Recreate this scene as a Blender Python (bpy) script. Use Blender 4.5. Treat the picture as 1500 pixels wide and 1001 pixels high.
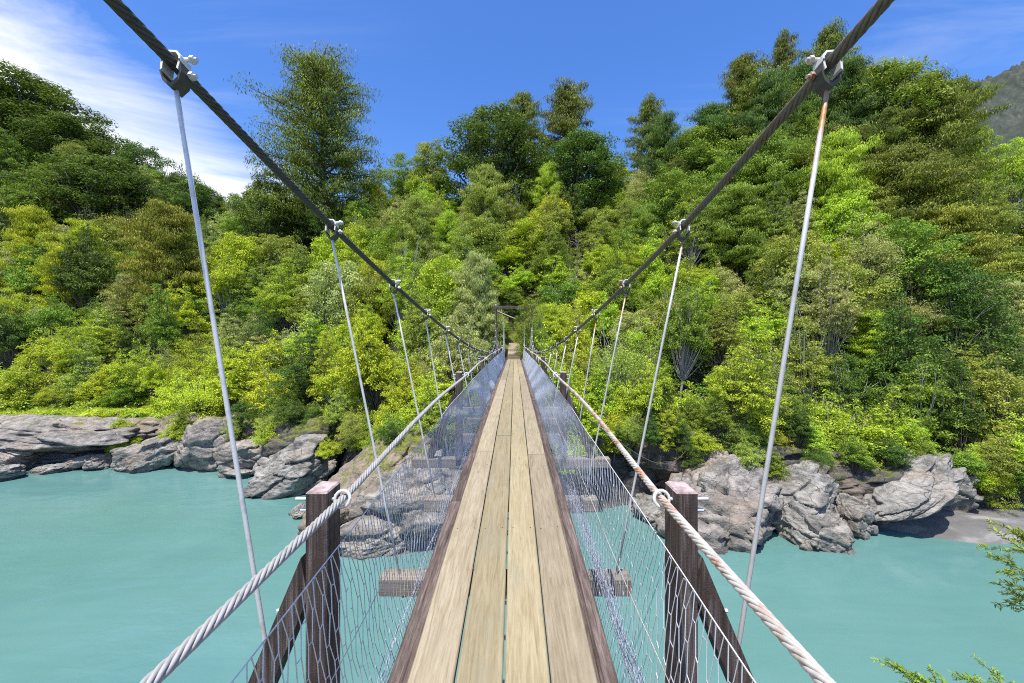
import bpy, math, random
import numpy as np
from mathutils import Vector, Matrix

# ------------------------------------------------------------------ scene, camera, light
scene = bpy.context.scene
for o in list(bpy.data.objects):
    bpy.data.objects.remove(o)
COL = scene.collection
rnd = random.Random(7)
NR = np.random.RandomState(11)
R = math.radians
CAMZ = 9.0            # eye height above the river (river surface is z = 0)

cam_d = bpy.data.cameras.new('camera')
cam_d.sensor_width = 36.0
cam_d.lens = 13.99
cam_d.shift_x = -4 / 1500
cam_d.shift_y = -8 / 1500
cam_d.clip_start = 0.05
cam_d.clip_end = 6000
cam = bpy.data.objects.new('camera', cam_d)
COL.objects.link(cam)
cam.location = (0, 0, CAMZ)
cam.rotation_euler = (R(90), 0, 0)
scene.camera = cam

SUN = Vector((-0.10, -0.32, 1.0)).normalized()      # towards the sun
elev = math.asin(SUN.z)
azim = math.atan2(SUN.x, SUN.y)                     # clockwise from +Y

world = bpy.data.worlds.new('World')
scene.world = world
world.use_nodes = True
wt = world.node_tree
wt.nodes.clear()


def nd(t, typ, **kw):
    n = t.nodes.new(typ)
    for k, v in kw.items():
        setattr(n, k, v)
    return n


def mathn(t, op, a, b=None, clamp=False):
    n = nd(t, 'ShaderNodeMath', operation=op, use_clamp=clamp)
    for i, v in enumerate((a, b)):
        if v is None:
            continue
        if isinstance(v, (int, float)):
            n.inputs[i].default_value = v
        else:
            t.links.new(v, n.inputs[i])
    return n.outputs[0]


sky = nd(wt, 'ShaderNodeTexSky', sky_type='NISHITA')
sky.sun_disc = False
sky.sun_elevation = elev
sky.sun_rotation = azim
sky.altitude = 200
sky.air_density = 1.0
sky.dust_density = 0.9
sky.ozone_density = 3.0
tc = nd(wt, 'ShaderNodeTexCoord')
sep = nd(wt, 'ShaderNodeSeparateXYZ')
wt.links.new(tc.outputs['Generated'], sep.inputs[0])
zz = mathn(wt, 'MAXIMUM', sep.outputs[2], 0.04)
px_ = mathn(wt, 'DIVIDE', sep.outputs[0], zz)
py_ = mathn(wt, 'DIVIDE', sep.outputs[1], zz)
comb = nd(wt, 'ShaderNodeCombineXYZ')
wt.links.new(px_, comb.inputs[0])
wt.links.new(py_, comb.inputs[1])
n1 = nd(wt, 'ShaderNodeTexNoise', noise_dimensions='3D')
n1.inputs['Scale'].default_value = 1.1
n1.inputs['Detail'].default_value = 9
n1.inputs['Roughness'].default_value = 0.62
n1.inputs['Distortion'].default_value = 0.5
wt.links.new(comb.outputs[0], n1.inputs['Vector'])
mp = nd(wt, 'ShaderNodeMapping')
mp.inputs['Rotation'].default_value = (0, 0, R(38))
mp.inputs['Scale'].default_value = (0.5, 2.2, 1)
wt.links.new(comb.outputs[0], mp.inputs[0])
n2 = nd(wt, 'ShaderNodeTexNoise', noise_dimensions='3D')
n2.inputs['Scale'].default_value = 0.9
n2.inputs['Detail'].default_value = 8
n2.inputs['Roughness'].default_value = 0.6
n2.inputs['Distortion'].default_value = 0.8
wt.links.new(mp.outputs[0], n2.inputs['Vector'])
# a cloud sheet over the valley to the left, its ragged edge running along the valley
e1 = mathn(wt, 'MULTIPLY', mathn(wt, 'ADD', px_, 1.30), -1.5)
e2 = mathn(wt, 'ADD', e1, mathn(wt, 'MULTIPLY', mathn(wt, 'SUBTRACT', n1.outputs[0], 0.5), 2.2))
bank = mathn(wt, 'MULTIPLY', mathn(wt, 'ADD', e2, 0.0, True), 1.0, True)
bank = mathn(wt, 'MULTIPLY', bank, mathn(wt, 'ADD', mathn(wt, 'MULTIPLY', n1.outputs[0], 0.8), 0.52, True))
wisp = mathn(wt, 'MULTIPLY', mathn(wt, 'SUBTRACT', n2.outputs[0], 0.50), 1.5, True)
wisp = mathn(wt, 'MULTIPLY', wisp, mathn(wt, 'ADD', mathn(wt, 'MULTIPLY', mathn(wt, 'ABSOLUTE', px_), 0.5), -0.12, True))
cover = mathn(wt, 'MAXIMUM', bank, wisp, True)
hsv = nd(wt, 'ShaderNodeHueSaturation')
hsv.inputs['Saturation'].default_value = 1.29
hsv.inputs['Hue'].default_value = 0.512
hsv.inputs['Value'].default_value = 1.22
wt.links.new(sky.outputs[0], hsv.inputs['Color'])
mixc = nd(wt, 'ShaderNodeMix', data_type='RGBA')
wt.links.new(cover, mixc.inputs['Factor'])
wt.links.new(hsv.outputs[0], mixc.inputs['A'])
mixc.inputs['B'].default_value = (5.7, 5.8, 6.0, 1)
bg = nd(wt, 'ShaderNodeBackground')
bg.inputs['Strength'].default_value = 0.15
wt.links.new(mixc.outputs['Result'], bg.inputs['Color'])
wo = nd(wt, 'ShaderNodeOutputWorld')
wt.links.new(bg.outputs[0], wo.inputs['Surface'])

sun_d = bpy.data.lights.new('sun', 'SUN')
sun_d.energy = 4.6
sun_d.angle = R(0.53)
sun_d.color = (1.0, 0.955, 0.88)
sun = bpy.data.objects.new('sun', sun_d)
COL.objects.link(sun)
sun.rotation_euler = SUN.to_track_quat('Z', 'Y').to_euler()

vs = scene.view_settings
vs.view_transform = 'Standard'
vs.look = 'None'
vs.exposure = 0.5
vs.gamma = 1.0
vs.use_curve_mapping = False
scene.cycles.max_bounces = 6
scene.cycles.transparent_max_bounces = 4
scene.cycles.use_denoising = False
scene.cycles.filter_width = 1.05


# ------------------------------------------------------------------ helpers
def tag(o, label=None, cat=None, group=None, kind=None):
    if label:
        o['label'] = label
    if cat:
        o['category'] = cat
    if group:
        o['group'] = group
    if kind:
        o['kind'] = kind
    elif cat:
        o['kind'] = 'thing'
    return o


def empty(name, loc=(0, 0, 0), parent=None):
    o = bpy.data.objects.new(name, None)
    COL.objects.link(o)
    o.location = loc
    o.empty_display_size = 0.2
    if parent:
        o.parent = parent
    return o


def link(name, me, mat=None, parent=None, loc=None):
    if mat is not None and len(me.materials) == 0:
        me.materials.append(mat)
    o = bpy.data.objects.new(name, me)
    COL.objects.link(o)
    if parent:
        o.parent = parent
    if loc is not None:
        o.location = loc
    return o


class MB:
    """collects quads and triangles, builds one mesh"""
    def __init__(self):
        self.v, self.q, self.t, self.n = [], [], [], 0

    def add(self, v, q=None, t=None):
        v = np.asarray(v, float).reshape(-1, 3)
        if q is not None and len(q):
            self.q.append(np.asarray(q, int) + self.n)
        if t is not None and len(t):
            self.t.append(np.asarray(t, int) + self.n)
        self.v.append(v)
        self.n += len(v)
        return self

    def box(self, x0, x1, y0, y1, z0, z1):
        v = [(x, y, z) for z in (z0, z1) for y in (y0, y1) for x in (x0, x1)]
        q = [(0, 2, 3, 1), (4, 5, 7, 6), (0, 1, 5, 4), (2, 6, 7, 3), (0, 4, 6, 2), (1, 3, 7, 5)]
        return self.add(v, q)

    def cbox(self, x0, x1, y0, y1, z0, z1, c=0.006, axis=2):
        """box with chamfered edges (octagonal section along the chosen axis, ends chamfered too)"""
        lo = np.array((x0, y0, z0), float)
        hi = np.array((x1, y1, z1), float)
        a = axis
        b, d = [(1, 2), (2, 0), (0, 1)][a]

        def ring(av, ins):
            pts = []
            bl, bh, dl, dh = lo[b] + ins, hi[b] - ins, lo[d] + ins, hi[d] - ins
            for (pb, pd) in ((bl + c, dl), (bh - c, dl), (bh, dl + c), (bh, dh - c), (bh - c, dh), (bl + c, dh), (bl, dh - c), (bl, dl + c)):
                p = [0, 0, 0]
                p[a], p[b], p[d] = av, pb, pd
                pts.append(p)
            return pts
        v = ring(lo[a], c) + ring(lo[a] + c, 0) + ring(hi[a] - c, 0) + ring(hi[a], c)
        q = []
        for k in range(3):
            for i in range(8):
                j = (i + 1) % 8
                q.append((k * 8 + i, k * 8 + j, k * 8 + 8 + j, k * 8 + 8 + i))
        q += [(0, 7, 6, 1), (1, 6, 5, 2), (2, 5, 4, 3)]
        e = 24
        q += [(e + 0, e + 1, e + 6, e + 7), (e + 1, e + 2, e + 5, e + 6), (e + 2, e + 3, e + 4, e + 5)]
        return self.add(v, q)

    def tube(self, pts, rad, sides=6, cap=True):
        P = np.asarray(pts, float)
        n = len(P)
        rad = np.full(n, rad) if np.isscalar(rad) else np.asarray(rad, float)
        T = np.gradient(P, axis=0)
        T /= np.linalg.norm(T, axis=1)[:, None] + 1e-12
        up = np.array((0, 0, 1.0))
        if abs(T[0] @ up) > 0.9:
            up = np.array((0, 1.0, 0))
        A = np.cross(T, up)
        A /= np.linalg.norm(A, axis=1)[:, None] + 1e-12
        B = np.cross(A, T)
        th = np.arange(sides) * 2 * math.pi / sides
        ring = A[:, None, :] * np.cos(th)[None, :, None] + B[:, None, :] * np.sin(th)[None, :, None]
        V = (P[:, None, :] + ring * rad[:, None, None]).reshape(-1, 3)
        i = np.arange(n - 1)[:, None] * sides
        j = np.arange(sides)[None, :]
        k = (j + 1) % sides
        Q = np.stack((i + j, i + k, i + sides + k, i + sides + j), -1).reshape(-1, 4)
        t = []
        if cap:
            for s in range(1, sides - 1):
                t.append((0, s + 1, s))
                t.append(((n - 1) * sides, (n - 1) * sides + s, (n - 1) * sides + s + 1))
        return self.add(V, Q, t)

    def mesh(self, name, smooth=False, tint=None):
        V = np.concatenate(self.v) if self.v else np.zeros((0, 3))
        Q = np.concatenate(self.q) if self.q else np.zeros((0, 4), int)
        T = np.concatenate(self.t) if self.t else np.zeros((0, 3), int)
        return raw_mesh(name, V, Q, T, smooth, tint)


def raw_mesh(name, V, Q, T=None, smooth=False, tint=None):
    if T is None:
        T = np.zeros((0, 3), int)
    me = bpy.data.meshes.new(name)
    me.vertices.add(len(V))
    me.vertices.foreach_set('co', np.ascontiguousarray(V, dtype=np.float32).ravel())
    nl = len(Q) * 4 + len(T) * 3
    me.loops.add(nl)
    idx = np.concatenate((Q.ravel(), T.ravel())).astype(np.int32)
    me.loops.foreach_set('vertex_index', idx)
    me.polygons.add(len(Q) + len(T))
    st = np.concatenate((np.arange(len(Q)) * 4, len(Q) * 4 + np.arange(len(T)) * 3)).astype(np.int32)
    me.polygons.foreach_set('loop_start', st)
    me.polygons.foreach_set('use_smooth', np.full(len(Q) + len(T), smooth))
    if tint is not None:
        a = me.attributes.new('tint', 'FLOAT', 'FACE')
        a.data.foreach_set('value', np.asarray(tint, np.float32))
    me.update(calc_edges=True)
    me.validate()
    return me


def hash3(ix, iy, iz, s):
    h = (ix.astype(np.int64) * 374761393 + iy.astype(np.int64) * 668265263 + iz.astype(np.int64) * 2147483647 + s * 974634777) & 0xFFFFFFFF
    h = ((h ^ (h >> 13)) * 1274126177) & 0xFFFFFFFF
    return ((h ^ (h >> 16)) & 0xFFFF) / 65535.0


def vnoise(P, s=0):
    P = np.asarray(P, float)
    i = np.floor(P).astype(np.int64)
    f = P - i
    f = f * f * (3 - 2 * f)
    r = 0
    for dx in (0, 1):
        wx = f[:, 0] if dx else 1 - f[:, 0]
        for dy in (0, 1):
            wy = f[:, 1] if dy else 1 - f[:, 1]
            for dz in (0, 1):
                wz = f[:, 2] if dz else 1 - f[:, 2]
                r = r + wx * wy * wz * hash3(i[:, 0] + dx, i[:, 1] + dy, i[:, 2] + dz, s)
    return r


def fbm(P, o=4, s=0, g=0.5):
    a, t, r = 1.0, 0.0, 0
    P = np.asarray(P, float)
    for k in range(o):
        r = r + a * (vnoise(P, s + k) - 0.5)
        t += a
        a *= g
        P = P * 2.03 + 17.1
    return r / t * 2


# ------------------------------------------------------------------ materials
def new_mat(name):
    m = bpy.data.materials.new(name)
    m.use_nodes = True
    t = m.node_tree
    b = t.nodes['Principled BSDF']
    return m, t, b


def ramp(t, fac, stops):
    r = nd(t, 'ShaderNodeValToRGB')
    els = r.color_ramp.elements
    while len(els) < len(stops):
        els.new(0.5)
    for e, (p, c) in zip(els, stops):
        e.position = p
        e.color = (*c, 1) if len(c) == 3 else c
    t.links.new(fac, r.inputs[0])
    return r.outputs[0]


def noise(t, vec, scale, detail=5, rough=0.55, dist=0.0):
    n = nd(t, 'ShaderNodeTexNoise')
    n.inputs['Scale'].default_value = scale
    n.inputs['Detail'].default_value = detail
    n.inputs['Roughness'].default_value = rough
    n.inputs['Distortion'].default_value = dist
    if vec is not None:
        t.links.new(vec, n.inputs['Vector'])
    return n.outputs[0]


def mixcol(t, fac, a, b, mode='MIX'):
    m = nd(t, 'ShaderNodeMix', data_type='RGBA', blend_type=mode)
    for k, v in (('Factor', fac), ('A', a), ('B', b)):
        if isinstance(v, (int, float)):
            m.inputs[k].default_value = v
        elif isinstance(v, tuple):
            m.inputs[k].default_value = (*v, 1)
        else:
            t.links.new(v, m.inputs[k])
    return m.outputs['Result']


def mapping(t, src, scale, loc=None):
    m = nd(t, 'ShaderNodeMapping')
    m.inputs['Scale'].default_value = scale
    t.links.new(src, m.inputs[0])
    if loc is not None:
        t.links.new(loc, m.inputs['Location'])
    return m.outputs[0]


def bump(t, b, h, strength, dist):
    n = nd(t, 'ShaderNodeBump')
    n.inputs['Strength'].default_value = strength
    n.inputs['Distance'].default_value = dist
    t.links.new(h, n.inputs['Height'])
    t.links.new(n.outputs[0], b.inputs['Normal'])


def rand_offset(t):
    oi = nd(t, 'ShaderNodeObjectInfo')
    c = nd(t, 'ShaderNodeCombineXYZ')
    t.links.new(mathn(t, 'MULTIPLY', oi.outputs['Random'], 37.0), c.inputs[0])
    t.links.new(mathn(t, 'MULTIPLY', oi.outputs['Random'], 91.0), c.inputs[1])
    t.links.new(mathn(t, 'MULTIPLY', oi.outputs['Random'], 53.0), c.inputs[2])
    return c.outputs[0], oi.outputs['Random']


def wood(name, dark, mid, light, axis=1, stain=None, bumpd=0.002, pink=None, rough=0.8):
    m, t, b = new_mat(name)
    tc = nd(t, 'ShaderNodeTexCoord').outputs['Object']
    off, rv = rand_offset(t)
    sc = [16.0, 16.0, 16.0]
    sc[axis] = 0.9
    g = noise(t, mapping(t, tc, tuple(sc), off), 1.6, 6, 0.6, 1.3)
    sc2 = [90.0, 90.0, 90.0]
    sc2[axis] = 2.5
    g2 = noise(t, mapping(t, tc, tuple(sc2), off), 1.0, 4, 0.6, 0.4)
    blot = noise(t, mapping(t, tc, (3, 1.2, 3), off), 1.4, 5, 0.65, 0.3)
    sc3 = [260.0, 260.0, 260.0]
    sc3[axis] = 5.0
    g3 = noise(t, mapping(t, tc, tuple(sc3), off), 1.0, 3, 0.6, 0.2)
    v = mathn(t, 'ADD', mathn(t, 'MULTIPLY', g, 0.5), mathn(t, 'ADD', mathn(t, 'MULTIPLY', g2, 0.3), mathn(t, 'MULTIPLY', g3, 0.2)))
    col = ramp(t, v, [(0.36, dark), (0.50, mid), (0.62, light)])
    split = mathn(t, 'MULTIPLY', mathn(t, 'SUBTRACT', g2, 0.70), 12.0, True)
    col = mixcol(t, mathn(t, 'MULTIPLY', split, 0.7), col, tuple(x * 0.45 for x in dark))
    if stain:
        col = mixcol(t, mathn(t, 'MULTIPLY', mathn(t, 'SUBTRACT', blot, 0.48), 3.2, True), col, stain)
    if axis == 1:
        vk = nd(t, 'ShaderNodeTexVoronoi', feature='F1')
        vk.inputs['Scale'].default_value = 1.0
        t.links.new(mapping(t, tc, (5.0, 1.9, 0.3), off), vk.inputs['Vector'])
        kd = mathn(t, 'ADD', vk.outputs['Distance'], mathn(t, 'MULTIPLY', mathn(t, 'SUBTRACT', g2, 0.5), 0.12))
        kn = mathn(t, 'MULTIPLY', mathn(t, 'SUBTRACT', 0.13, kd), 9.0, True)
        col = mixcol(t, mathn(t, 'MULTIPLY', kn, 0.55), col, dark)
        ringk = mathn(t, 'MULTIPLY', mathn(t, 'SINE', mathn(t, 'MULTIPLY', kd, 55.0)), mathn(t, 'MULTIPLY', mathn(t, 'SUBTRACT', 0.42, kd), 0.7, True))
        col = mixcol(t, mathn(t, 'MULTIPLY', ringk, 0.5, True), col, dark)
    tone = mathn(t, 'ADD', mathn(t, 'MULTIPLY', rv, 0.16), 0.485)
    cm = nd(t, 'ShaderNodeCombineColor')
    for i in range(3):
        t.links.new(tone, cm.inputs[i])
    col = mixcol(t, 1.0, col, cm.outputs[0], 'MULTIPLY')
    # fine dirt specks
    sp = noise(t, mapping(t, tc, (1, 1, 1), off), 120, 2, 0.5)
    col = mixcol(t, mathn(t, 'MULTIPLY', mathn(t, 'SUBTRACT', sp, 0.66), 6.0, True), col, dark)
    if pink:                                    # pinkish tone of the top end grain, mixed in on upward faces
        ge = nd(t, 'ShaderNodeNewGeometry')
        sp_ = nd(t, 'ShaderNodeSeparateXYZ')
        t.links.new(ge.outputs['True Normal'], sp_.inputs[0])
        f = mathn(t, 'MULTIPLY', mathn(t, 'SUBTRACT', sp_.outputs[2], 0.45), 3.0, True)
        f = mathn(t, 'MULTIPLY', f, mathn(t, 'ADD', mathn(t, 'MULTIPLY', noise(t, tc, 22, 4), 1.6), -0.15, True))
        col = mixcol(t, f, col, pink)
    t.links.new(col, b.inputs['Base Color'])
    b.inputs['Roughness'].default_value = rough
    b.inputs['Specular IOR Level'].default_value = 0.25
    bump(t, b, mathn(t, 'ADD', v, mathn(t, 'MULTIPLY', sp, 0.25)), 0.9, bumpd)
    return m


M = {}
M['plank_yellow'] = wood('plank_yellow', (0.38, 0.295, 0.155), (0.54, 0.445, 0.255), (0.64, 0.555, 0.35), 1, (0.47, 0.43, 0.30))
M['plank_grey'] = wood('plank_grey', (0.34, 0.265, 0.16), (0.55, 0.455, 0.30), (0.67, 0.58, 0.41), 1, (0.45, 0.37, 0.24))
M['stringer'] = wood('stringer', (0.07, 0.05, 0.04), (0.22, 0.165, 0.14), (0.42, 0.34, 0.30), 1, (0.10, 0.07, 0.055), 0.010)
M['transom'] = wood('transom', (0.20, 0.165, 0.13), (0.42, 0.36, 0.29), (0.62, 0.55, 0.45), 0, (0.60, 0.48, 0.28), 0.005)
M['post'] = wood('post', (0.040, 0.028, 0.022), (0.135, 0.098, 0.082), (0.36, 0.31, 0.28), 2, (0.075, 0.052, 0.042), 0.008, pink=(0.62, 0.47, 0.45))


def metal(name, base, spot, amount, scale, rough=0.45, metallic=0.75, spot2=None):
    m, t, b = new_mat(name)
    tc = nd(t, 'ShaderNodeTexCoord').outputs['Object']
    off, rv = rand_offset(t)
    v = mapping(t, tc, (1, 1, 1), off)
    a = noise(t, v, scale, 6, 0.65, 0.4)
    f = mathn(t, 'MULTIPLY', mathn(t, 'SUBTRACT', a, 1 - amount), 7.0, True)
    c = mixcol(t, f, base, spot)
    if spot2:
        f2 = mathn(t, 'MULTIPLY', mathn(t, 'SUBTRACT', noise(t, v, scale * 3.1, 5, 0.6), 0.52), 5.0, True)
        c = mixcol(t, f2, c, spot2)
    t.links.new(c, b.inputs['Base Color'])
    t.links.new(mathn(t, 'MULTIPLY', mathn(t, 'SUBTRACT', 1.0, f), metallic), b.inputs['Metallic'])
    b.inputs['Roughness'].default_value = rough
    bump(t, b, noise(t, v, scale * 12, 3), 0.4, 0.001)
    return m


M['galv'] = metal('galvanised', (0.70, 0.70, 0.68), (0.44, 0.38, 0.29), 0.36, 4, 0.5, 0.15, (0.48, 0.47, 0.45))
M['galv_rust'] = metal('galvanised_rusty', (0.58, 0.55, 0.50), (0.34, 0.15, 0.055), 0.515, 9, 0.6, 0.25, (0.42, 0.36, 0.30))
M['rope_clean'] = metal('wire_rope_galvanised', (0.40, 0.385, 0.36), (0.32, 0.23, 0.14), 0.40, 6, 0.6, 0.15, (0.29, 0.28, 0.26))
M['rope_dark'] = metal('wire_rope_dark', (0.085, 0.085, 0.070), (0.13, 0.055, 0.03), 0.42, 5, 0.6, 0.3, (0.05, 0.06, 0.045))
M['rope_brown'] = metal('wire_rope_brown_lit', (0.17, 0.15, 0.115), (0.17, 0.08, 0.04), 0.45, 5, 0.6, 0.3, (0.10, 0.095, 0.07))  # paler copy of the dark rope: side light put into the colour
M['wire'] = metal('netting_wire', (0.62, 0.65, 0.72), (0.36, 0.33, 0.32), 0.25, 3, 0.5, 0.6)
M['rust'] = metal('rust', (0.36, 0.15, 0.05), (0.24, 0.09, 0.03), 0.5, 20, 0.85, 0.0, (0.42, 0.20, 0.08))


m = metal('rod_rusty_top', (0.62, 0.61, 0.59), (0.42, 0.36, 0.27), 0.36, 4, 0.5, 0.35, (0.50, 0.48, 0.45))
t = m.node_tree
b = t.nodes['Principled BSDF']
lk = b.inputs['Base Color'].links[0].from_socket
gs = nd(t, 'ShaderNodeSeparateXYZ')
t.links.new(nd(t, 'ShaderNodeTexCoord').outputs['Generated'], gs.inputs[0])
oi_ = nd(t, 'ShaderNodeObjectInfo').outputs['Random']
thr = mathn(t, 'SUBTRACT', 0.985, mathn(t, 'MULTIPLY', oi_, 0.14))
ff = mathn(t, 'ADD', mathn(t, 'MULTIPLY', mathn(t, 'SUBTRACT', gs.outputs[2], thr), 7.0),
           mathn(t, 'MULTIPLY', mathn(t, 'SUBTRACT', noise(t, nd(t, 'ShaderNodeTexCoord').outputs['Object'], 9, 4), 0.45), 3.0), True)
t.links.new(mixcol(t, ff, lk, (0.40, 0.17, 0.05)), b.inputs['Base Color'])
M['rod_rusty'] = m


def leaf_mat(name, base, tip, var=0.36, gloss=0.5, trans=0.24):
    m, t, b = new_mat(name)
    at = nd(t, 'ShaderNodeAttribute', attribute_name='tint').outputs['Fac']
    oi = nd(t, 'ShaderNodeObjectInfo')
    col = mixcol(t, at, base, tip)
    h = nd(t, 'ShaderNodeHueSaturation')
    t.links.new(col, h.inputs['Color'])
    t.links.new(mathn(t, 'ADD', mathn(t, 'MULTIPLY', oi.outputs['Random'], 0.035), 0.482), h.inputs['Hue'])
    ge = nd(t, 'ShaderNodeNewGeometry')
    t.links.new(mathn(t, 'ADD', mathn(t, 'ADD', mathn(t, 'MULTIPLY', ge.outputs['Random Per Island'], var * 1.6),
                                      mathn(t, 'MULTIPLY', oi.outputs['Random'], 0.25)), 0.85 - var * 0.8), h.inputs['Value'])
    t.links.new(h.outputs[0], b.inputs['Base Color'])
    b.inputs['Roughness'].default_value = gloss
    b.inputs['Specular IOR Level'].default_value = 0.2
    tr = nd(t, 'ShaderNodeBsdfTranslucent')
    t.links.new(mixcol(t, 0.5, h.outputs[0], (tip[0] * 1.3, tip[1] * 1.25, tip[2] * 0.6)), tr.inputs['Color'])
    mx = nd(t, 'ShaderNodeMixShader')
    mx.inputs[0].default_value = trans
    t.links.new(b.outputs[0], mx.inputs[1])
    t.links.new(tr.outputs[0], mx.inputs[2])
    t.links.new(mx.outputs[0], t.nodes['Material Output'].inputs['Surface'])
    return m


def lm(name, a, b):
    k = 2.1
    f = (1.08, 1.0, 0.80)
    return leaf_mat(name, tuple(x * k * q for x, q in zip(a, f)), tuple(x * k * q for x, q in zip(b, f)))


LEAF = {
    'bright': lm('leaf_bright', (0.125, 0.20, 0.022), (0.26, 0.33, 0.035)),
    'mid': lm('leaf_mid', (0.062, 0.118, 0.020), (0.155, 0.222, 0.034)),
    'dark': lm('leaf_dark', (0.025, 0.056, 0.014), (0.080, 0.130, 0.024)),
    'olive': lm('leaf_olive', (0.100, 0.148, 0.030), (0.205, 0.245, 0.055)),
    'grey': lm('leaf_grey', (0.135, 0.175, 0.070), (0.26, 0.285, 0.125)),
    'yellow': lm('leaf_yellow', (0.145, 0.205, 0.018), (0.285, 0.335, 0.03)),
    'emerald': lm('leaf_emerald', (0.085, 0.170, 0.022), (0.18, 0.285, 0.035)),
    'rimu': lm('leaf_rimu', (0.036, 0.064, 0.015), (0.150, 0.180, 0.030)),
    'rimu_gold': lm('leaf_rimu_gold', (0.075, 0.105, 0.018), (0.20, 0.205, 0.035)),
}


def bark_mat(name, a, b_):
    m, t, b = new_mat(name)
    tc = nd(t, 'ShaderNodeTexCoord').outputs['Object']
    off, rv = rand_offset(t)
    v = noise(t, mapping(t, tc, (4, 4, 0.8), off), 1.5, 6, 0.65, 0.5)
    t.links.new(ramp(t, v, [(0.3, a), (0.7, b_)]), b.inputs['Base Color'])
    b.inputs['Roughness'].default_value = 0.9
    bump(t, b, v, 0.8, 0.03)
    return m


M['bark'] = bark_mat('bark', (0.055, 0.045, 0.036), (0.17, 0.15, 0.12))
M['bark_pale'] = bark_mat('bark_pale', (0.20, 0.18, 0.15), (0.46, 0.44, 0.40))


def rock_mat(name, tone=(1, 1, 1), moss=0.55, brown=0.35):
    m, t, b = new_mat(name)
    geo = nd(t, 'ShaderNodeNewGeometry')
    P = geo.outputs['Position']
    off, rv = rand_offset(t)
    v1 = noise(t, mapping(t, P, (0.7, 0.7, 1.1), off), 1.0, 9, 0.66, 0.6)
    rot = nd(t, 'ShaderNodeMapping')
    rot.inputs['Rotation'].default_value = (R(20), R(-24), R(15))
    rot.inputs['Scale'].default_value = (1.3, 1.3, 3.4)
    t.links.new(P, rot.inputs[0])
    v2 = noise(t, rot.outputs[0], 1.3, 7, 0.62, 0.9)         # bedding
    v3 = noise(t, P, 9.0, 6, 0.7)
    vv = mathn(t, 'ADD', mathn(t, 'MULTIPLY', v1, 0.45), mathn(t, 'ADD', mathn(t, 'MULTIPLY', v2, 0.38), mathn(t, 'MULTIPLY', v3, 0.17)))
    c = lambda r, g, bl: (r * tone[0], g * tone[1], bl * tone[2])
    col = ramp(t, vv, [(0.37, c(0.065, 0.065, 0.066)), (0.46, c(0.205, 0.205, 0.198)), (0.545, c(0.36, 0.355, 0.338)), (0.68, c(0.58, 0.57, 0.54))])
    br = mathn(t, 'MULTIPLY', mathn(t, 'SUBTRACT', noise(t, mapping(t, P, (0.35, 0.35, 0.35), off), 1.4, 6, 0.6), 0.62 - brown * 0.22), 4.0, True)
    col = mixcol(t, mathn(t, 'MULTIPLY', br, 0.7), col, (0.36, 0.27, 0.19))
    # joints and cracks
    vo = nd(t, 'ShaderNodeTexVoronoi', feature='DISTANCE_TO_EDGE')
    vo.inputs['Scale'].default_value = 0.62
    wv = nd(t, 'ShaderNodeVectorMath', operation='ADD')
    nz = nd(t, 'ShaderNodeTexNoise')
    nz.inputs['Scale'].default_value = 1.6
    nz.inputs['Detail'].default_value = 4
    t.links.new(P, nz.inputs['Vector'])
    sc_ = nd(t, 'ShaderNodeVectorMath', operation='SCALE')
    sc_.inputs['Scale'].default_value = 1.1
    t.links.new(nz.outputs['Color'], sc_.inputs[0])
    t.links.new(rot.outputs[0], wv.inputs[0])
    t.links.new(sc_.outputs[0], wv.inputs[1])
    t.links.new(wv.outputs[0], vo.inputs['Vector'])
    crack = mathn(t, 'MULTIPLY', mathn(t, 'SUBTRACT', 0.016, vo.outputs['Distance']), 60, True)
    crack = mathn(t, 'MULTIPLY', crack, mathn(t, 'MULTIPLY', mathn(t, 'SUBTRACT', v1, 0.40), 5.0, True))
    col = mixcol(t, mathn(t, 'MULTIPLY', crack, 0.7), col, (0.07, 0.065, 0.06))
    # moss and lichen on ledges away from the water
    sp = nd(t, 'ShaderNodeSeparateXYZ')
    t.links.new(geo.outputs['Normal'], sp.inputs[0])
    spz = nd(t, 'ShaderNodeSeparateXYZ')
    t.links.new(P, spz.inputs[0])
    mo = mathn(t, 'ADD', mathn(t, 'MULTIPLY', sp.outputs[2], 0.55), mathn(t, 'MULTIPLY', mathn(t, 'SUBTRACT', spz.outputs[2], 2.1), 0.22))
    mo = mathn(t, 'ADD', mo, mathn(t, 'MULTIPLY', mathn(t, 'SUBTRACT', noise(t, P, 1.3, 6, 0.7), 0.5), 2.6))
    mo = mathn(t, 'MULTIPLY', mathn(t, 'SUBTRACT', mo, 1.15 - moss * 0.6), 5.0, True)
    mcol = ramp(t, noise(t, P, 5.0, 4), [(0.3, (0.07, 0.085, 0.018)), (0.55, (0.16, 0.185, 0.025)), (0.75, (0.26, 0.24, 0.035))])
    col = mixcol(t, mathn(t, 'MULTIPLY', mo, 0.9), col, mcol)
    # wet band at the river
    wet = mathn(t, 'MULTIPLY', mathn(t, 'SUBTRACT', 0.22, spz.outputs[2]), 8.0, True)
    col = mixcol(t, mathn(t, 'MULTIPLY', wet, 0.55), col, (0.13, 0.125, 0.11))
    t.links.new(col, b.inputs['Base Color'])
    b.inputs['Roughness'].default_value = 0.82
    b.inputs['Specular IOR Level'].default_value = 0.3
    hh = mathn(t, 'SUBTRACT', mathn(t, 'ADD', vv, mathn(t, 'MULTIPLY', v3, 0.5)), mathn(t, 'MULTIPLY', crack, 0.5))
    bump(t, b, hh, 0.9, 0.16)
    return m


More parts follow.
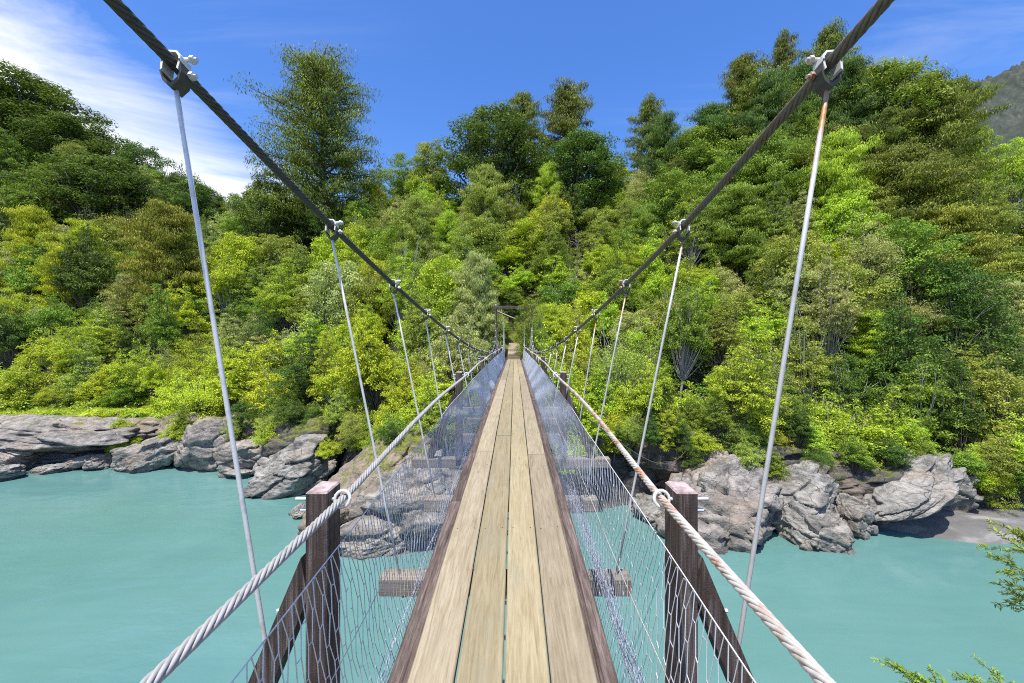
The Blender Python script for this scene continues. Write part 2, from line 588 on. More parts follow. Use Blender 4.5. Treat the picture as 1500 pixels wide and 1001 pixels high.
M['rock'] = rock_mat('rock_grey', (0.96, 0.92, 0.85), 0.45, 0.55)
M['rock_pink'] = rock_mat('rock_pinkish', (0.98, 0.90, 0.83), 0.55, 0.8)
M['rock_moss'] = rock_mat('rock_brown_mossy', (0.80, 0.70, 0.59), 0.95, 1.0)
M['rock_shade_dark'] = rock_mat('rock_shade_dark', (0.30, 0.285, 0.27), 1.1, 0.6)  # dark moss, with the shade of the bank recesses put into the tone

m, t, b = new_mat('hillside_soil')
P = nd(t, 'ShaderNodeNewGeometry').outputs['Position']
v = noise(t, P, 0.8, 8, 0.65)
t.links.new(ramp(t, v, [(0.3, (0.015, 0.018, 0.010)), (0.55, (0.032, 0.036, 0.015)), (0.75, (0.06, 0.055, 0.03))]), b.inputs['Base Color'])
b.inputs['Roughness'].default_value = 0.95
bump(t, b, v, 1.0, 0.3)
M['soil'] = m

m, t, b = new_mat('river_sand')
P = nd(t, 'ShaderNodeNewGeometry').outputs['Position']
v = noise(t, mapping(t, P, (0.5, 1.3, 1)), 0.9, 7, 0.6, 0.6)
v2 = noise(t, P, 60, 3)
col = ramp(t, v, [(0.36, (0.105, 0.10, 0.092)), (0.50, (0.145, 0.14, 0.128)), (0.62, (0.27, 0.26, 0.245))])
col = mixcol(t, mathn(t, 'MULTIPLY', v2, 0.3), col, (0.2, 0.2, 0.19))
t.links.new(col, b.inputs['Base Color'])
b.inputs['Roughness'].default_value = 0.9
bump(t, b, mathn(t, 'ADD', v2, mathn(t, 'MULTIPLY', noise(t, P, 7, 4), 2.0)), 0.6, 0.03)
M['sand'] = m

m, t, b = new_mat('glacial_water')
P = nd(t, 'ShaderNodeNewGeometry').outputs['Position']
v = mathn(t, 'ADD', mathn(t, 'MULTIPLY', noise(t, mapping(t, P, (0.06, 0.10, 1)), 1.0, 5, 0.55, 0.8), 0.75), mathn(t, 'MULTIPLY', noise(t, mapping(t, P, (0.16, 0.8, 1)), 1.0, 7, 0.65, 1.6), 0.25))
col = ramp(t, v, [(0.32, (0.082, 0.194, 0.173)), (0.5, (0.104, 0.223, 0.203)), (0.68, (0.128, 0.254, 0.234))])
t.links.new(col, b.inputs['Base Color'])
b.inputs['Roughness'].default_value = 0.09
b.inputs['IOR'].default_value = 1.333
b.inputs['Specular IOR Level'].default_value = 0.5
w1 = noise(t, mapping(t, P, (0.7, 1.5, 1)), 1.0, 5, 0.6, 0.6)
w2 = noise(t, mapping(t, P, (0.12, 0.2, 1)), 1.0, 3, 0.5, 1.0)
w3 = noise(t, mapping(t, P, (2.2, 4.5, 1)), 1.0, 4, 0.6, 0.4)
calm = mathn(t, 'MULTIPLY', mathn(t, 'SUBTRACT', noise(t, mapping(t, P, (0.05, 0.14, 1)), 1.0, 3, 0.5, 1.5), 0.35), 2.5, True)
bump(t, b, mathn(t, 'ADD', mathn(t, 'MULTIPLY', mathn(t, 'ADD', w1, mathn(t, 'MULTIPLY', w3, 0.35)), calm), mathn(t, 'MULTIPLY', w2, 2.0)), 0.55, 0.10)
M['water'] = m

m, t, b = new_mat('far_forest')
P = nd(t, 'ShaderNodeNewGeometry').outputs['Position']
v = noise(t, P, 0.05, 10, 0.75)
t.links.new(ramp(t, v, [(0.35, (0.018, 0.028, 0.020)), (0.52, (0.042, 0.052, 0.038)), (0.72, (0.11, 0.11, 0.09))]), b.inputs['Base Color'])
b.inputs['Roughness'].default_value = 0.95
M['far'] = m

# ------------------------------------------------------------------ terrain
WL = np.array([(-400, 44), (-120, 33), (-60, 29), (-40, 28.4), (-32.2, 28.6), (-30.9, 29.2), (-28.5, 29.8), (-22, 29.2), (-19.3, 28.8), (-15.4, 26.4), (-12.7, 25.6),
               (-9.2, 23.0), (-6.6, 20.2), (-4.7, 19.8), (-3.2, 19.8), (-1.6, 20.0), (3.4, 20.4), (6.2, 20.8), (7.4, 20.6), (8.9, 20.4),
               (12.6, 20.4), (15.2, 21.0), (16.5, 20.9), (18.0, 19.9), (21.6, 19.4), (30, 19.6), (60, 24), (120, 32), (400, 62)], float)
RIDGE = np.array([(-1500, 150, 90), (-300, 130, 84), (0, 172, 76), (100, 232, 74), (200, 292, 70), (300, 338, 65), (350, 352, 62), (450, 342, 60), (600, 312, 60), (750, 308, 60),
                  (900, 312, 58), (980, 300, 54), (1050, 268, 52), (1150, 246, 50), (1250, 236, 48), (1350, 250, 47), (1420, 305, 47),
                  (1500, 312, 47), (1800, 270, 50), (3000, 260, 60)], float)
XC = -0.06


def deck_z(d):
    return CAMZ + np.interp(d, [-4, 0, 2, 3.2, 4.5, 6.5, 9, 14, 22, 30, 31], [-1.76, -1.75, -1.73, -1.67, -1.635, -1.60, -1.59, -1.60, -1.68, -1.76, -1.77])


def smooth(x):
    x = np.clip(x, 0, 1)
    return x * x * (3 - 2 * x)


def terrain(X, Y):
    X = np.asarray(X, float)
    Y = np.asarray(Y, float)
    yw = np.interp(X, WL[:, 0], WL[:, 1])
    bx = 754 + 583 * X / np.maximum(Y, 12)
    yr = np.interp(bx, RIDGE[:, 0], RIDGE[:, 1])
    dr = np.interp(bx, RIDGE[:, 0], RIDGE[:, 2])
    zr = CAMZ + (492 - yr) / 583 * dr
    shelf = np.interp(X, [-60, -32, -20, -14, -8, -3, 3, 8, 13, 16.5, 18, 23, 30], [2.6, 2.7, 2.0, 2.8, 2.2, 2.4, 2.4, 2.6, 3.0, 2.6, 0.9, 1.2, 2.5])
    tt = Y - yw
    p = np.interp(X, [-40, -14, -6, 8, 16, 30], [1.15, 1.25, 1.6, 1.6, 1.15, 1.1])
    run = np.interp(X, [-40, -25, -14, 10, 30], [5.5, 4.5, 2.6, 2.4, 3.0])
    s = (Y - yw - run) / np.maximum(dr - yw - run, 4)
    up = shelf + (zr - shelf) * np.clip(s, 0, 1) ** p
    up = up - np.clip(s - 1, 0, 50) * 6.0
    z = np.where(tt < 0, np.maximum(tt * 0.8, -4) - 0.15, np.where(s <= 0, -0.15 + (shelf + 0.15) * smooth(tt / 1.7) ** 0.8, up))
    far = np.clip((Y - 150) / 200, 0, 1)
    z = z * (1 - far) + 8 * far
    # the path cut at the far bridge head
    path = CAMZ + np.interp(Y, [29, 31, 38.5, 41], [-2.6, -2.3, -1.15, -0.9])
    w = np.exp(-((X - XC) / 1.7) ** 4) * smooth((Y - 28) / 2) * (1 - smooth((Y - 41) / 1.2))
    z = z * (1 - w) + np.minimum(z, path) * w
    # near bank, under and behind the camera
    ynear = 4.8 + 1.2 * np.tanh((X - 4) / 3) - 0.0 * X
    zn = np.clip((ynear - Y) * 1.0, -4, 6.4)
    return np.maximum(z, zn)


def axis_pts(segs):
    out = []
    for a, b, st in segs:
        out.append(np.arange(a, b, st))
    return np.concatenate(out)


gx = axis_pts([(-1500, -400, 120), (-400, -80, 16), (-80, -42, 2), (-42, 32, 0.45), (32, 80, 2), (80, 400, 16), (400, 1501, 120)])
gy = axis_pts([(-600, -60, 60), (-60, 0, 4), (0, 14, 0.8), (14, 34, 0.35), (34, 78, 0.8), (78, 150, 4), (150, 400, 25), (400, 3001, 200)])
GX, GY = np.meshgrid(gx, gy)
gz = terrain(GX.ravel(), GY.ravel())
pts = np.stack((GX.ravel(), GY.ravel(), gz), 1)
near_rock = np.clip(1 - np.abs(gz - 1.2) / 4.0, 0, 1)
amp = 0.15 + 0.75 * near_rock
gz2 = gz + fbm(pts * 0.9, 5, 3) * amp * (gz > -3.5) + np.where(gz > 4, fbm(pts * 0.25, 3, 9) * 1.2, 0)
onp = (np.abs(GX.ravel() - XC) < 2.2) & (GY.ravel() > 27) & (GY.ravel() < 42)
gz2 = np.where(onp, np.minimum(gz2, gz), gz2)
V = np.stack((GX.ravel() + fbm(pts * 0.7 + 40, 4, 21) * near_rock * 0.7, GY.ravel() + fbm(pts * 0.7 + 90, 4, 31) * near_rock * 0.7, gz2), 1)
nx, ny = len(gx), len(gy)
ii = (np.arange(ny - 1)[:, None] * nx + np.arange(nx - 1)[None, :]).ravel()
Q = np.stack((ii, ii + 1, ii + nx + 1, ii + nx), 1)
me = raw_mesh('hillside', V, Q, None, True)
me.materials.append(M['soil'])
me.materials.append(M['rock_shade_dark'])
qc = V[Q].mean(1)
lim = 3.2 + fbm(qc * 0.4, 3, 77) * 1.1
cut = (np.abs(qc[:, 0] - XC) < 3.5) & (qc[:, 1] > 38) & (qc[:, 1] < 45)
me.polygons.foreach_set('material_index', (((qc[:, 2] < lim) & (qc[:, 1] < 60)) | cut).astype(np.int32))
hill = link('hillside_terrain', me)
tag(hill, 'steep forest hillside and rocky river bank under the bush', kind='structure')

# river
wx = axis_pts([(-1500, -60, 60), (-60, 60, 4), (60, 1501, 60)])
wy = axis_pts([(-600, 0, 40), (0, 40, 4), (40, 200, 20)])
WX, WY = np.meshgrid(wx, wy)
n_ = len(wx)
ii = (np.arange(len(wy) - 1)[:, None] * n_ + np.arange(n_ - 1)[None, :]).ravel()
me = raw_mesh('river', np.stack((WX.ravel(), WY.ravel(), 0 * WX.ravel()), 1), np.stack((ii, ii + 1, ii + n_ + 1, ii + n_), 1), None, True)
tag(link('river_water', me, M['water']), 'milky turquoise river flowing under the bridge', kind='structure')

# sand bar on the right
sx = np.linspace(15.8, 32, 70)
sy = np.linspace(15.2, 24, 50)
SX, SY = np.meshgrid(sx, sy)
edge = np.interp(SX, [15.8, 17, 18.5, 20, 23, 32], [19.5, 18.6, 17.6, 17.0, 16.9, 17.4])
SZ = -0.25 + 0.75 * smooth((SY - edge + 0.9) / 3.2) ** 0.9 + 0.03 * fbm(np.stack((SX.ravel(), SY.ravel(), SX.ravel() * 0), 1) * 1.2, 4, 5).reshape(SX.shape)
SZ -= 0.6 * smooth((17.2 - SX) / 1.4)
n_ = len(sx)
ii = (np.arange(len(sy) - 1)[:, None] * n_ + np.arange(n_ - 1)[None, :]).ravel()
me = raw_mesh('sand_bar', np.stack((SX.ravel(), SY.ravel(), SZ.ravel()), 1), np.stack((ii, ii + 1, ii + n_ + 1, ii + n_), 1), None, True)
tag(link('sand_beach', me, M['sand']), 'small grey sand beach beside the right bank rocks', kind='structure')

# far mountain shoulder, right of the valley
mx_ = np.linspace(300, 1500, 300)
my_ = np.linspace(420, 1500, 270)
MX, MY = np.meshgrid(mx_, my_)
pp = np.stack((MX.ravel(), MY.ravel(), MX.ravel() * 0), 1)
ridge = 462 + (MX - 875) * 0.48
prof = np.exp(-((MY - 760) / 420) ** 2)
MZ = np.maximum(ridge, -20) * prof + fbm(pp.reshape(-1, 3) * 0.008, 5, 61).reshape(MX.shape) * 38 + fbm(pp * 0.05, 3, 71).reshape(MX.shape) * 16 + np.abs(fbm(pp * 0.13, 2, 73)).reshape(MX.shape) * 22
n_ = len(mx_)
ii = (np.arange(len(my_) - 1)[:, None] * n_ + np.arange(n_ - 1)[None, :]).ravel()
me = raw_mesh('far_hills', np.stack((MX.ravel(), MY.ravel(), MZ.ravel()), 1), np.stack((ii, ii + 1, ii + n_ + 1, ii + n_), 1), None, True)
tag(link('far_mountain', me, M['far']), 'distant forested mountain shoulder at the upper right edge', kind='structure')

# ------------------------------------------------------------------ the suspension bridge
BR = empty('suspension_bridge', (XC, 0, 7.3))
tag(BR, 'narrow timber and wire rope suspension footbridge crossing the turquoise river', 'footbridge')
BO = np.array((XC, 0, 7.3))


def part(name, mb, mat, parent=None, smooth=False, origin=None):
    """mesh given in world coordinates -> child of the bridge, with its own origin"""
    if origin is None:
        V = np.concatenate(mb.v)
        origin = (V.min(0) + V.max(0)) / 2
    origin = np.asarray(origin, float)
    mb.v = [v - origin for v in mb.v]
    me = mb.mesh(name, smooth)
    o = link(name, me, mat, parent or BR)
    po = BO if (parent is None) else np.array(parent['_o'])
    o.location = origin - po
    o['_o'] = [float(a) for a in origin]
    return o


S = 1.55
DK = [1.83 + S * k for k in range(-3, 19)]
END = 30.4


def deck_pt(d, x, h):
    return (XC + x, d, float(deck_z(d)) + h)


# planks: four rows laid lengthwise, butt-jointed
PW, GAP = 0.231, 0.010
joints = [[-3.2, 2.2 - 3.2, 5.55, 10.1, 14.6, 19.0, 23.6, 27.5, END],
          [-3.2, 0.9, 6.4, 9.4, 15.6, 18.1, 22.5, 26.4, END],
          [-3.2, -0.6, 5.95, 11.3, 13.9, 20.1, 24.2, 28.3, END],
          [-3.2, 1.2, 5.45, 8.6, 14.0, 17.3, 21.9, 26.0, END]]
for r_ in range(4):
    xl = (r_ - 2) * (PW + GAP) + GAP / 2
    for a, b_ in zip(joints[r_][:-1], joints[r_][1:]):
        a2, b2 = a + 0.003, b_ - 0.003
        n = max(3, int((b2 - a2) / 0.6) + 1)
        ds = np.linspace(a2, b2, n)
        mb = MB()
        x0, x1 = xl + rnd.uniform(-.002, .002), xl + PW + rnd.uniform(-.002, .002)
        wob0 = fbm(np.stack((ds * 0.9, ds * 0 + r_ * 7.3, ds * 0), 1), 2, 4) * 0.004
        dz = rnd.uniform(-0.003, 0.003)
        th, c = 0.05, 0.006
        ring = []
        for d, w in zip(ds, wob0):
            z = float(deck_z(d)) + dz
            for (xx, zz_) in ((x0 + w, z - th), (x1 + w, z - th), (x1 + w, z - c), (x1 + w - c, z), (x0 + w + c, z), (x0 + w, z - c)):
                ring.append((XC + xx, d, zz_))
        q = []
        for k in range(n - 1):
            for i in range(6):
                j = (i + 1) % 6
                q.append((k * 6 + i, k * 6 + j, k * 6 + 6 + j, k * 6 + 6 + i))
        e = (n - 1) * 6
        q += [(0, 5, 2, 1), (5, 4, 3, 2), (e, e + 1, e + 2, e + 5), (e + 5, e + 2, e + 3, e + 4)]
        mb.add(ring, q)
        o = part('plank', mb, M['plank_grey'] if r_ in (0, 3) else M['plank_yellow'])
        if a < 12:                                   # nail heads where the plank crosses a transom
            nm = MB()
            for dk in DK:
                if a2 < dk + 0.08 < min(b2, 9):
                    for fx in (0.18, 0.82):
                        cx, cy = x0 + PW * fx, dk + 0.08 + rnd.uniform(-.02, .02)
                        z = float(deck_z(cy)) + dz + 0.001
                        nm.tube([(XC + cx, cy, z - 0.012), (XC + cx, cy, z + 0.0008)], 0.006, 6)
            if nm.v:
                part('nail', nm, M['rope_dark'], o)['kind'] = 'stuff'

# stringers below the deck edges
for s in (-1, 1):
    for (a, b_) in ((-3.2, 4.1), (4.1, 10.3), (10.3, 16.5), (16.5, 22.7), (22.7, END)):
        ds = np.linspace(a + 0.004, b_ - 0.004, 12)
        ring, q = [], []
        xi, xo = s * 0.440, s * 0.598
        if s < 0:
            xi, xo = xo, xi
        for d in ds:
            z = float(deck_z(d)) - 0.054
            wv = 0.004 * math.sin(d * 5.1 + s)
            for (xx, zz_) in ((xi, z - 0.34), (xo, z - 0.34), (xo, z - 0.012), (xo - 0.012, z + wv * .3), (xi + 0.012, z), (xi, z - 0.012)):
                ring.append((XC + xx, d, zz_))
        for k in range(11):
            for i in range(6):
                j = (i + 1) % 6
                q.append((k * 6 + i, k * 6 + j, k * 6 + 6 + j, k * 6 + 6 + i))
        e = 11 * 6
        q += [(0, 5, 2, 1), (5, 4, 3, 2), (e, e + 1, e + 2, e + 5), (e + 5, e + 2, e + 3, e + 4)]
        part('stringer', MB().add(ring, q), M['stringer'])
    # narrow edge rail just outside the planks
    if s < 0:
        continue
    ds = np.linspace(-3.2, END, 60)
    mb = MB()
    mb.tube([deck_pt(d, s * (0.512 + 0.002 * math.sin(d * 3)), -0.045) for d in ds], 0.010, 4)
    part('edge_strip', mb, M['stringer'])


def strand_rope(fn, d0, d1, rad, pitch, strands=6, far=14.0, step=12, sides=6):
    """twisted wire rope: real strands near, a plain round rope far away"""
    mb = MB()
    df = min(far, d1)
    n = int((df - d0) / pitch * step)
    ds = np.linspace(d0, df, n)
    C = np.array([fn(d) for d in ds])
    T = np.gradient(C, axis=0)
    T /= np.linalg.norm(T, axis=1)[:, None]
    A = np.cross(T, (0, 0, 1.0))
    A /= np.linalg.norm(A, axis=1)[:, None]
    B = np.cross(A, T)
    rs = rad * 0.36
    rh = rad - rs
    for k in range(strands):
        ph = 2 * math.pi * (ds / pitch + k / strands)
        mb.tube(C + A * (np.cos(ph) * rh)[:, None] + B * (np.sin(ph) * rh)[:, None], rs, sides)
    if d1 > far:
        ds = np.linspace(far, d1, int((d1 - far) / 0.4) + 2)
        mb.tube([fn(d) for d in ds], rad * 0.95, 7)
    return mb


TW = 33.0      # far tower
TN = -3.6      # near tower


def cable_half(d):
    return np.interp(d, [-4, 1.83, 3.38, 4.93, 6.48, 8.03, 9.6, 14, 20, 26, 33], [1.56, 1.497, 1.49, 1.44, 1.39, 1.34, 1.30, 1.19, 1.10, 1.22, 1.5])


def cable_z(d):
    d = float(d)
    if d <= 20:
        return CAMZ - 0.78 + 0.0055 * (d - 21) ** 2
    u = (d - 20) / (TW - 20)
    return CAMZ - 0.775 - 0.011 * (d - 20) * (1 - u) + 3.2 * u ** 2.2


def cable_fn(s):
    return lambda d: (XC + s * float(cable_half(d)), d, cable_z(d))


def rail_fn(s):
    return lambda d: (XC + s * (0.745 + 0.012 * math.sin(d * 0.66)), d,
                      float(deck_z(d)) + 0.972 + 0.03 * (0 if d < 12 else 1) * 0 + 0.012 * math.sin((d - 1.9) * 2 * math.pi / 4.65 - 1.57) + (0.0 if d < 26 else ((d - 26) / 7) ** 2 * 0.35))


for s in (-1, 1):
    part('main_cable', strand_rope(cable_fn(s), TN, TW, 0.027, 0.34, 7, 14, 10), M['rope_dark'] if s < 0 else M['rope_brown'], smooth=True)  # shaded left and lit right cable painted as two rope colours
    part('handrail_cable', strand_rope(rail_fn(s), -3.4, 32.5, 0.0185, 0.22, 6, 12, 12), M['rope_clean'] if s < 0 else M['galv_rust'], smooth=True)

POST_IDX = [k for k in range(len(DK)) if (k - 3) % 3 == 0]
for k, d in enumerate(DK):
    z = float(deck_z(d)) - 0.402
    isp = k in POST_IDX
    hw = 1.62 if isp else 1.08
    jx = rnd.uniform(-.03, .03)
    part('transom', MB().cbox(XC - hw + jx, XC + hw + jx, d, d + 0.16, z - 0.15, z, 0.008, 0), M['transom'])
    for s in (-1, 1):
        # hanger rod with its clamp on the main cable
        top = np.array(cable_fn(s)(d))
        hb = 1.0 if isp else 0.905
        bot = np.array((XC + s * hb, d + 0.08, z - 0.19))
        t2 = top + (0, 0, -0.11)
        rusty = (s > 0 and k not in (8, 10))
        dr = (bot - t2)
        L = np.linalg.norm(dr)
        rod = part('hanger_rod', MB().tube([t2 + dr * u for u in np.linspace(0, 1, 5)], 0.0105 if d < 8 else 0.012, 8), M['rod_rusty'] if rusty else M['galv'], smooth=True)
        part('nut', MB().tube([bot + (0, 0, 0.022), bot + (0, 0, -0.006)], 0.024, 6), M['galv'], rod)
        # clamp: saddle block, two jaws, U-strap, bolts
        det = d < 9
        sl = (cable_z(d + 0.05) - cable_z(d - 0.05)) / 0.1
        ax = np.array((0, 1, sl)) / math.hypot(1, sl)
        nz_ = np.array((0, -sl, 1)) / math.hypot(1, sl)
        ex = np.array((1.0, 0, 0))

        def L2W(p):
            return top + (ex * p[0] + ax * p[1] + nz_ * p[2]) * 0.68
        mb = MB()
        # jaw plates beside the cable, wrapping over the top
        prof = [(-0.046, -0.055), (-0.050, 0.0), (-0.046, 0.035), (-0.022, 0.066), (0.022, 0.070), (0.046, 0.040), (0.052, 0.0), (0.046, -0.06)]
        prof_o = [(x * 1.28, zz_ * 1.22) for x, zz_ in prof]
        ring = []
        hl = 0.045
        for yy in (-hl, hl):
            for (x, zz_) in prof:
                ring.append(L2W((x * s, yy, zz_)))
            for (x, zz_) in prof_o:
                ring.append(L2W((x * s, yy, zz_)))
        q = []
        n8 = 8
        for i in range(n8 - 1):
            a0, a1 = i, i + 1
            q += [(8 + a0, 8 + a1, 24 + a1, 24 + a0), (a1, a0, 16 + a0, 16 + a1), (a0, a1, 8 + a1, 8 + a0), (16 + a1, 16 + a0, 24 + a0, 24 + a1)]
        q += [(0, 8, 24, 16), (7, 23, 31, 15)]
        mb.add(ring, q)
        cl = part('cable_clamp', mb, M['galv'])
        # U-strap below, carrying the rod
        us = [(-0.046, 0, 0.01), (-0.056, 0, -0.05), (-0.040, 0, -0.10), (0, 0, -0.135), (0.040, 0, -0.10), (0.056, 0, -0.05), (0.046, 0, 0.01)]
        ub = MB()
        for i in range(len(us) - 1):
            a, b_ = top + np.array(us[i]) * 0.90, top + np.array(us[i + 1]) * 0.90
            ub.add([a + ax * -.032, b_ + ax * -.032, b_ + ax * .032, a + ax * .032,
                    a * 1 + (top - a) * .16 + ax * -.032, b_ + (top - b_) * .16 + ax * -.032, b_ + (top - b_) * .16 + ax * .032, a + (top - a) * .16 + ax * .032],
                   [(0, 1, 2, 3), (7, 6, 5, 4), (0, 4, 5, 1), (3, 2, 6, 7), (0, 3, 7, 4), (1, 5, 6, 2)])
        part('strap', ub, M['rope_dark'], cl)  # dark colour stands for the shade on the strap's underside
        if det:
            for (zz_, yy) in ((0.062, 0.012), (-0.052, 0.03)):
                pb = MB()
                i0, i1 = -s * 0.03, -s * 0.125
                pb.tube([L2W((i0, yy, zz_)), L2W((i1, yy, zz_ * 1.02))], 0.010, 8)
                pb.tube([L2W((-s * 0.082, yy, zz_)), L2W((-s * 0.106, yy, zz_))], 0.019, 6)
                part('bolt', pb, M['galv'] if s < 0 else M['galv_rust'], cl)
    if isp:
        for s in (-1, 1):
            dz_ = float(deck_z(d))
            xi, xo = XC + s * 0.805, XC + s * 0.905
            x0, x1 = min(xi, xo), max(xi, xo)
            ptop = dz_ + 1.012
            po = part('rail_post', MB().cbox(x0, x1, d, d + 0.15, dz_ - 0.52, ptop, 0.007, 2), M['post'])
            # eye bolt holding the handrail
            eb = MB()
            rp = np.array(rail_fn(s)(d + 0.055))
            ang = np.linspace(0, 2 * math.pi, 15)
            eb.tube([rp + (0.036 * math.cos(a) , 0.010 * math.sin(a), 0.036 * math.sin(a)) for a in ang], 0.008, 7, False)
            eb.tube([rp + (s * 0.034, 0, 0), rp + (s * 0.22, 0, 0)], 0.008, 7)
            part('eye_bolt', eb, M['galv'], po, smooth=True)
            # raking brace from the transom end
            bt = np.array((XC + s * 0.905, d + 0.02, dz_ + 0.60))
            bb = np.array((XC + s * 1.34, d + 0.02, dz_ - 0.40))
            ln = bb - bt
            nn = np.array((ln[2], 0, -ln[0]))
            nn = nn / np.linalg.norm(nn) * 0.05
            if nn[0] * s < 0:
                nn = -nn
            Y1 = np.array((0, 0.11, 0))
            up_end = bt + np.array((0, 0, 0.0))
            v = [up_end + np.array((0, 0, -0.09)), up_end + np.array((s * 0.03, 0, 0.10)), bb + nn * 1.1, bb - nn * 1.1]
            v = v + [a + Y1 for a in v]
            br = part('brace', MB().add(v, [(0, 1, 2, 3), (7, 6, 5, 4), (0, 4, 5, 1), (1, 5, 6, 2), (2, 6, 7, 3), (3, 7, 4, 0)]), M['post'])
            # bolt ends
            hb_ = MB()
            hb_.tube([(xo - s * 0.02, d + 0.07, ptop - 0.11), (xo + s * 0.055, d + 0.07, ptop - 0.11)], 0.009, 7)
            part('bolt', hb_, M['galv'], po)
            hb_ = MB()
            hz = dz_ + 0.42
            hb_.tube([(XC + s * 0.93, d + 0.07, hz), (XC + s * 1.075, d + 0.07, hz)], 0.009, 7)
            part('bolt', hb_, M['galv'], br)


# hexagonal wire netting, one panel per bay between posts
def net_pt(s, d, h):
    """h: 0 at the stringer, 1 at the top straining wire"""
    zb, zt = -0.13, 0.765
    bulge = 0.020 * math.sin(h * 5.0 + d * 1.7) * h * (1.15 - h) + 0.010 * math.sin(d * 2.3 + h * 9)
    x = 0.615 + 0.128 * h + bulge * 0.6
    top = zt + 0.003 * math.sin(d * 4.1) - 0.006 * (1 - math.cos(2 * math.pi * (d - 1.83) / 4.65)) * 0.5
    return (XC + s * x, d, float(deck_z(d)) + zb + (top - zb) * h)


def netting(s, d0, d1):
    cw, chh = 0.080, 0.100           # cell length along the bridge, row height
    rows = 9
    mb = MB()
    E = []
    n = int((d1 - d0) / cw)
    r2 = np.random.RandomState(int(d0 * 10) + (5 if s > 0 else 0))
    dep = max(1.0, (d0 + d1) / 2)
    rad = 0.0024 if dep < 4 else (0.0023 if dep < 8 else 0.0021)
    sd = 4 if dep < 4 else 3
    jit = {}

    def pt(i, j, side):
        key = (i, j, side)
        if key not in jit:
            d = d0 + (i + 0.5 * (j % 2)) * cw + side * cw * 0.16
            h = (j + 0.0) / rows
            d += 0.010 * math.sin(j * 1.3 + i * 0.21) + r2.uniform(-.006, .006)
            h += 0.012 * math.sin(i * 0.5 + j) + r2.uniform(-.008, .008)
            jit[key] = np.array(net_pt(s, min(max(d, d0), d1), min(max(h, -0.02), 1.0)))
        return jit[key]
    for j in range(rows + 1):
        for i in range(n + 1):
            a, b_ = pt(i, j, -1), pt(i, j, 1)
            E.append((a, b_, 1.0))
            if j < rows:
                if j % 2 == 0:
                    E.append((b_, pt(i, j + 1, -1), 1))
                    if i > 0:
                        E.append((a, pt(i - 1, j + 1, 1), 1))
                else:
                    E.append((a, pt(i, j + 1, 1), 1))
                    if i < n:
                        E.append((b_, pt(i + 1, j + 1, -1), 1))
    E = [e for e in E if np.linalg.norm(e[1] - e[0]) > 2e-3]
    P0 = np.array([e[0] for e in E])
    P1 = np.array([e[1] for e in E])
    rr = np.array([e[2] for e in E]) * rad
    T = P1 - P0
    T /= np.linalg.norm(T, axis=1)[:, None] + 1e-9
    A = np.cross(T, np.array((1.0, 0.13, 0.07)))
    A /= np.linalg.norm(A, axis=1)[:, None]
    B = np.cross(A, T)
    th = np.arange(sd) * 2 * math.pi / sd
    ring = (A[:, None, :] * np.cos(th)[None, :, None] + B[:, None, :] * np.sin(th)[None, :, None]) * rr[:, None, None]
    Vv = np.concatenate((P0[:, None, :] + ring, P1[:, None, :] + ring), 1).reshape(-1, 3)
    base = np.arange(len(E))[:, None] * (2 * sd)
    qs = []
    for k in range(sd):
        k2 = (k + 1) % sd
        qs.append(np.concatenate((base + k, base + k2, base + sd + k2, base + sd + k), 1))
    mb.add(Vv, np.concatenate(qs))
    return mb


bays = [(-2.8, 1.84)] + [(1.84 + 4.65 * k, 1.84 + 4.65 * (k + 1)) for k in range(6)]
for s in (-1, 1):
    for a, b_ in bays:
        b2 = min(b_, END)
        if a < -1:
            a = 0.35
        o = part('netting_panel', netting(s, a, b2), M['wire'], smooth=True)
        o['kind'] = 'stuff'
    for hh, rad in ((1.0, 0.0028), (0.52, 0.002)):
        ds = np.linspace(-2.8, END, 160)
        part('straining_wire', MB().tube([net_pt(s, d, hh) for d in ds], rad, 5), M['galv_rust'] if hh < 1 else M['galv'])
    # netting swept up to the far tower
    mb = MB()
    for i in range(26):
        u = i / 25
        d = 26.5 + u * 6.3
        zt = float(rail_fn(s)(min(d, 32))[2]) - 0.1
        top = zt + (1.9 if s > 0 else 2.3) * u ** 2.2
        mb.tube([(XC + s * (0.72 + 0.0 * u), d, zt - 0.6), (XC + s * (0.76 + 0.1 * u), d + 0.1, top)], 0.004, 3)
        if i % 3 == 0:
            mb.tube([(XC + s * 0.74, 26.5, zt - 0.2), (XC + s * (0.78), d, top)], 0.003, 3)
    part('netting_panel', mb, M['wire'])['kind'] = 'stuff'
# gathered selvedge of the netting hanging beside the stringers
for s_, xo_, d_end in ((1, 0.735, 5.2), (-1, 0.665, 8.5)):
    mb = MB()
    for k in range(16 if s_ > 0 else 6):
        ph, am = rnd.uniform(0, 6), rnd.uniform(0.006, 0.022)
        ds = np.linspace(0.8, d_end - rnd.uniform(0, 1.4), 70)
        off = rnd.uniform(-0.03, 0.03)
        mb.tube([(XC + s_ * (xo_ + off + am * math.sin(d * 7 + ph)), d, float(deck_z(d)) - 0.20 + off * 0.9 + am * math.cos(d * 8.3 + ph * 2)) for d in ds], 0.0026, 4)
    part('netting_selvedge', mb, M['wire'], smooth=True)['kind'] = 'stuff'

# guy wire down to the right bank
pts_ = []
g0 = np.array((XC + 1.25, 6.5, float(deck_z(6.5)) + 0.25))
g1 = np.array((9.7, 22.0, 3.0))
for u in np.linspace(0, 1, 20):
    p = g0 + (g1 - g0) * u
    p[2] -= 0.9 * math.sin(math.pi * u)
    pts_.append(p)
part('guy_wire', MB().tube(pts_, 0.012, 5), M['rope_brown'])

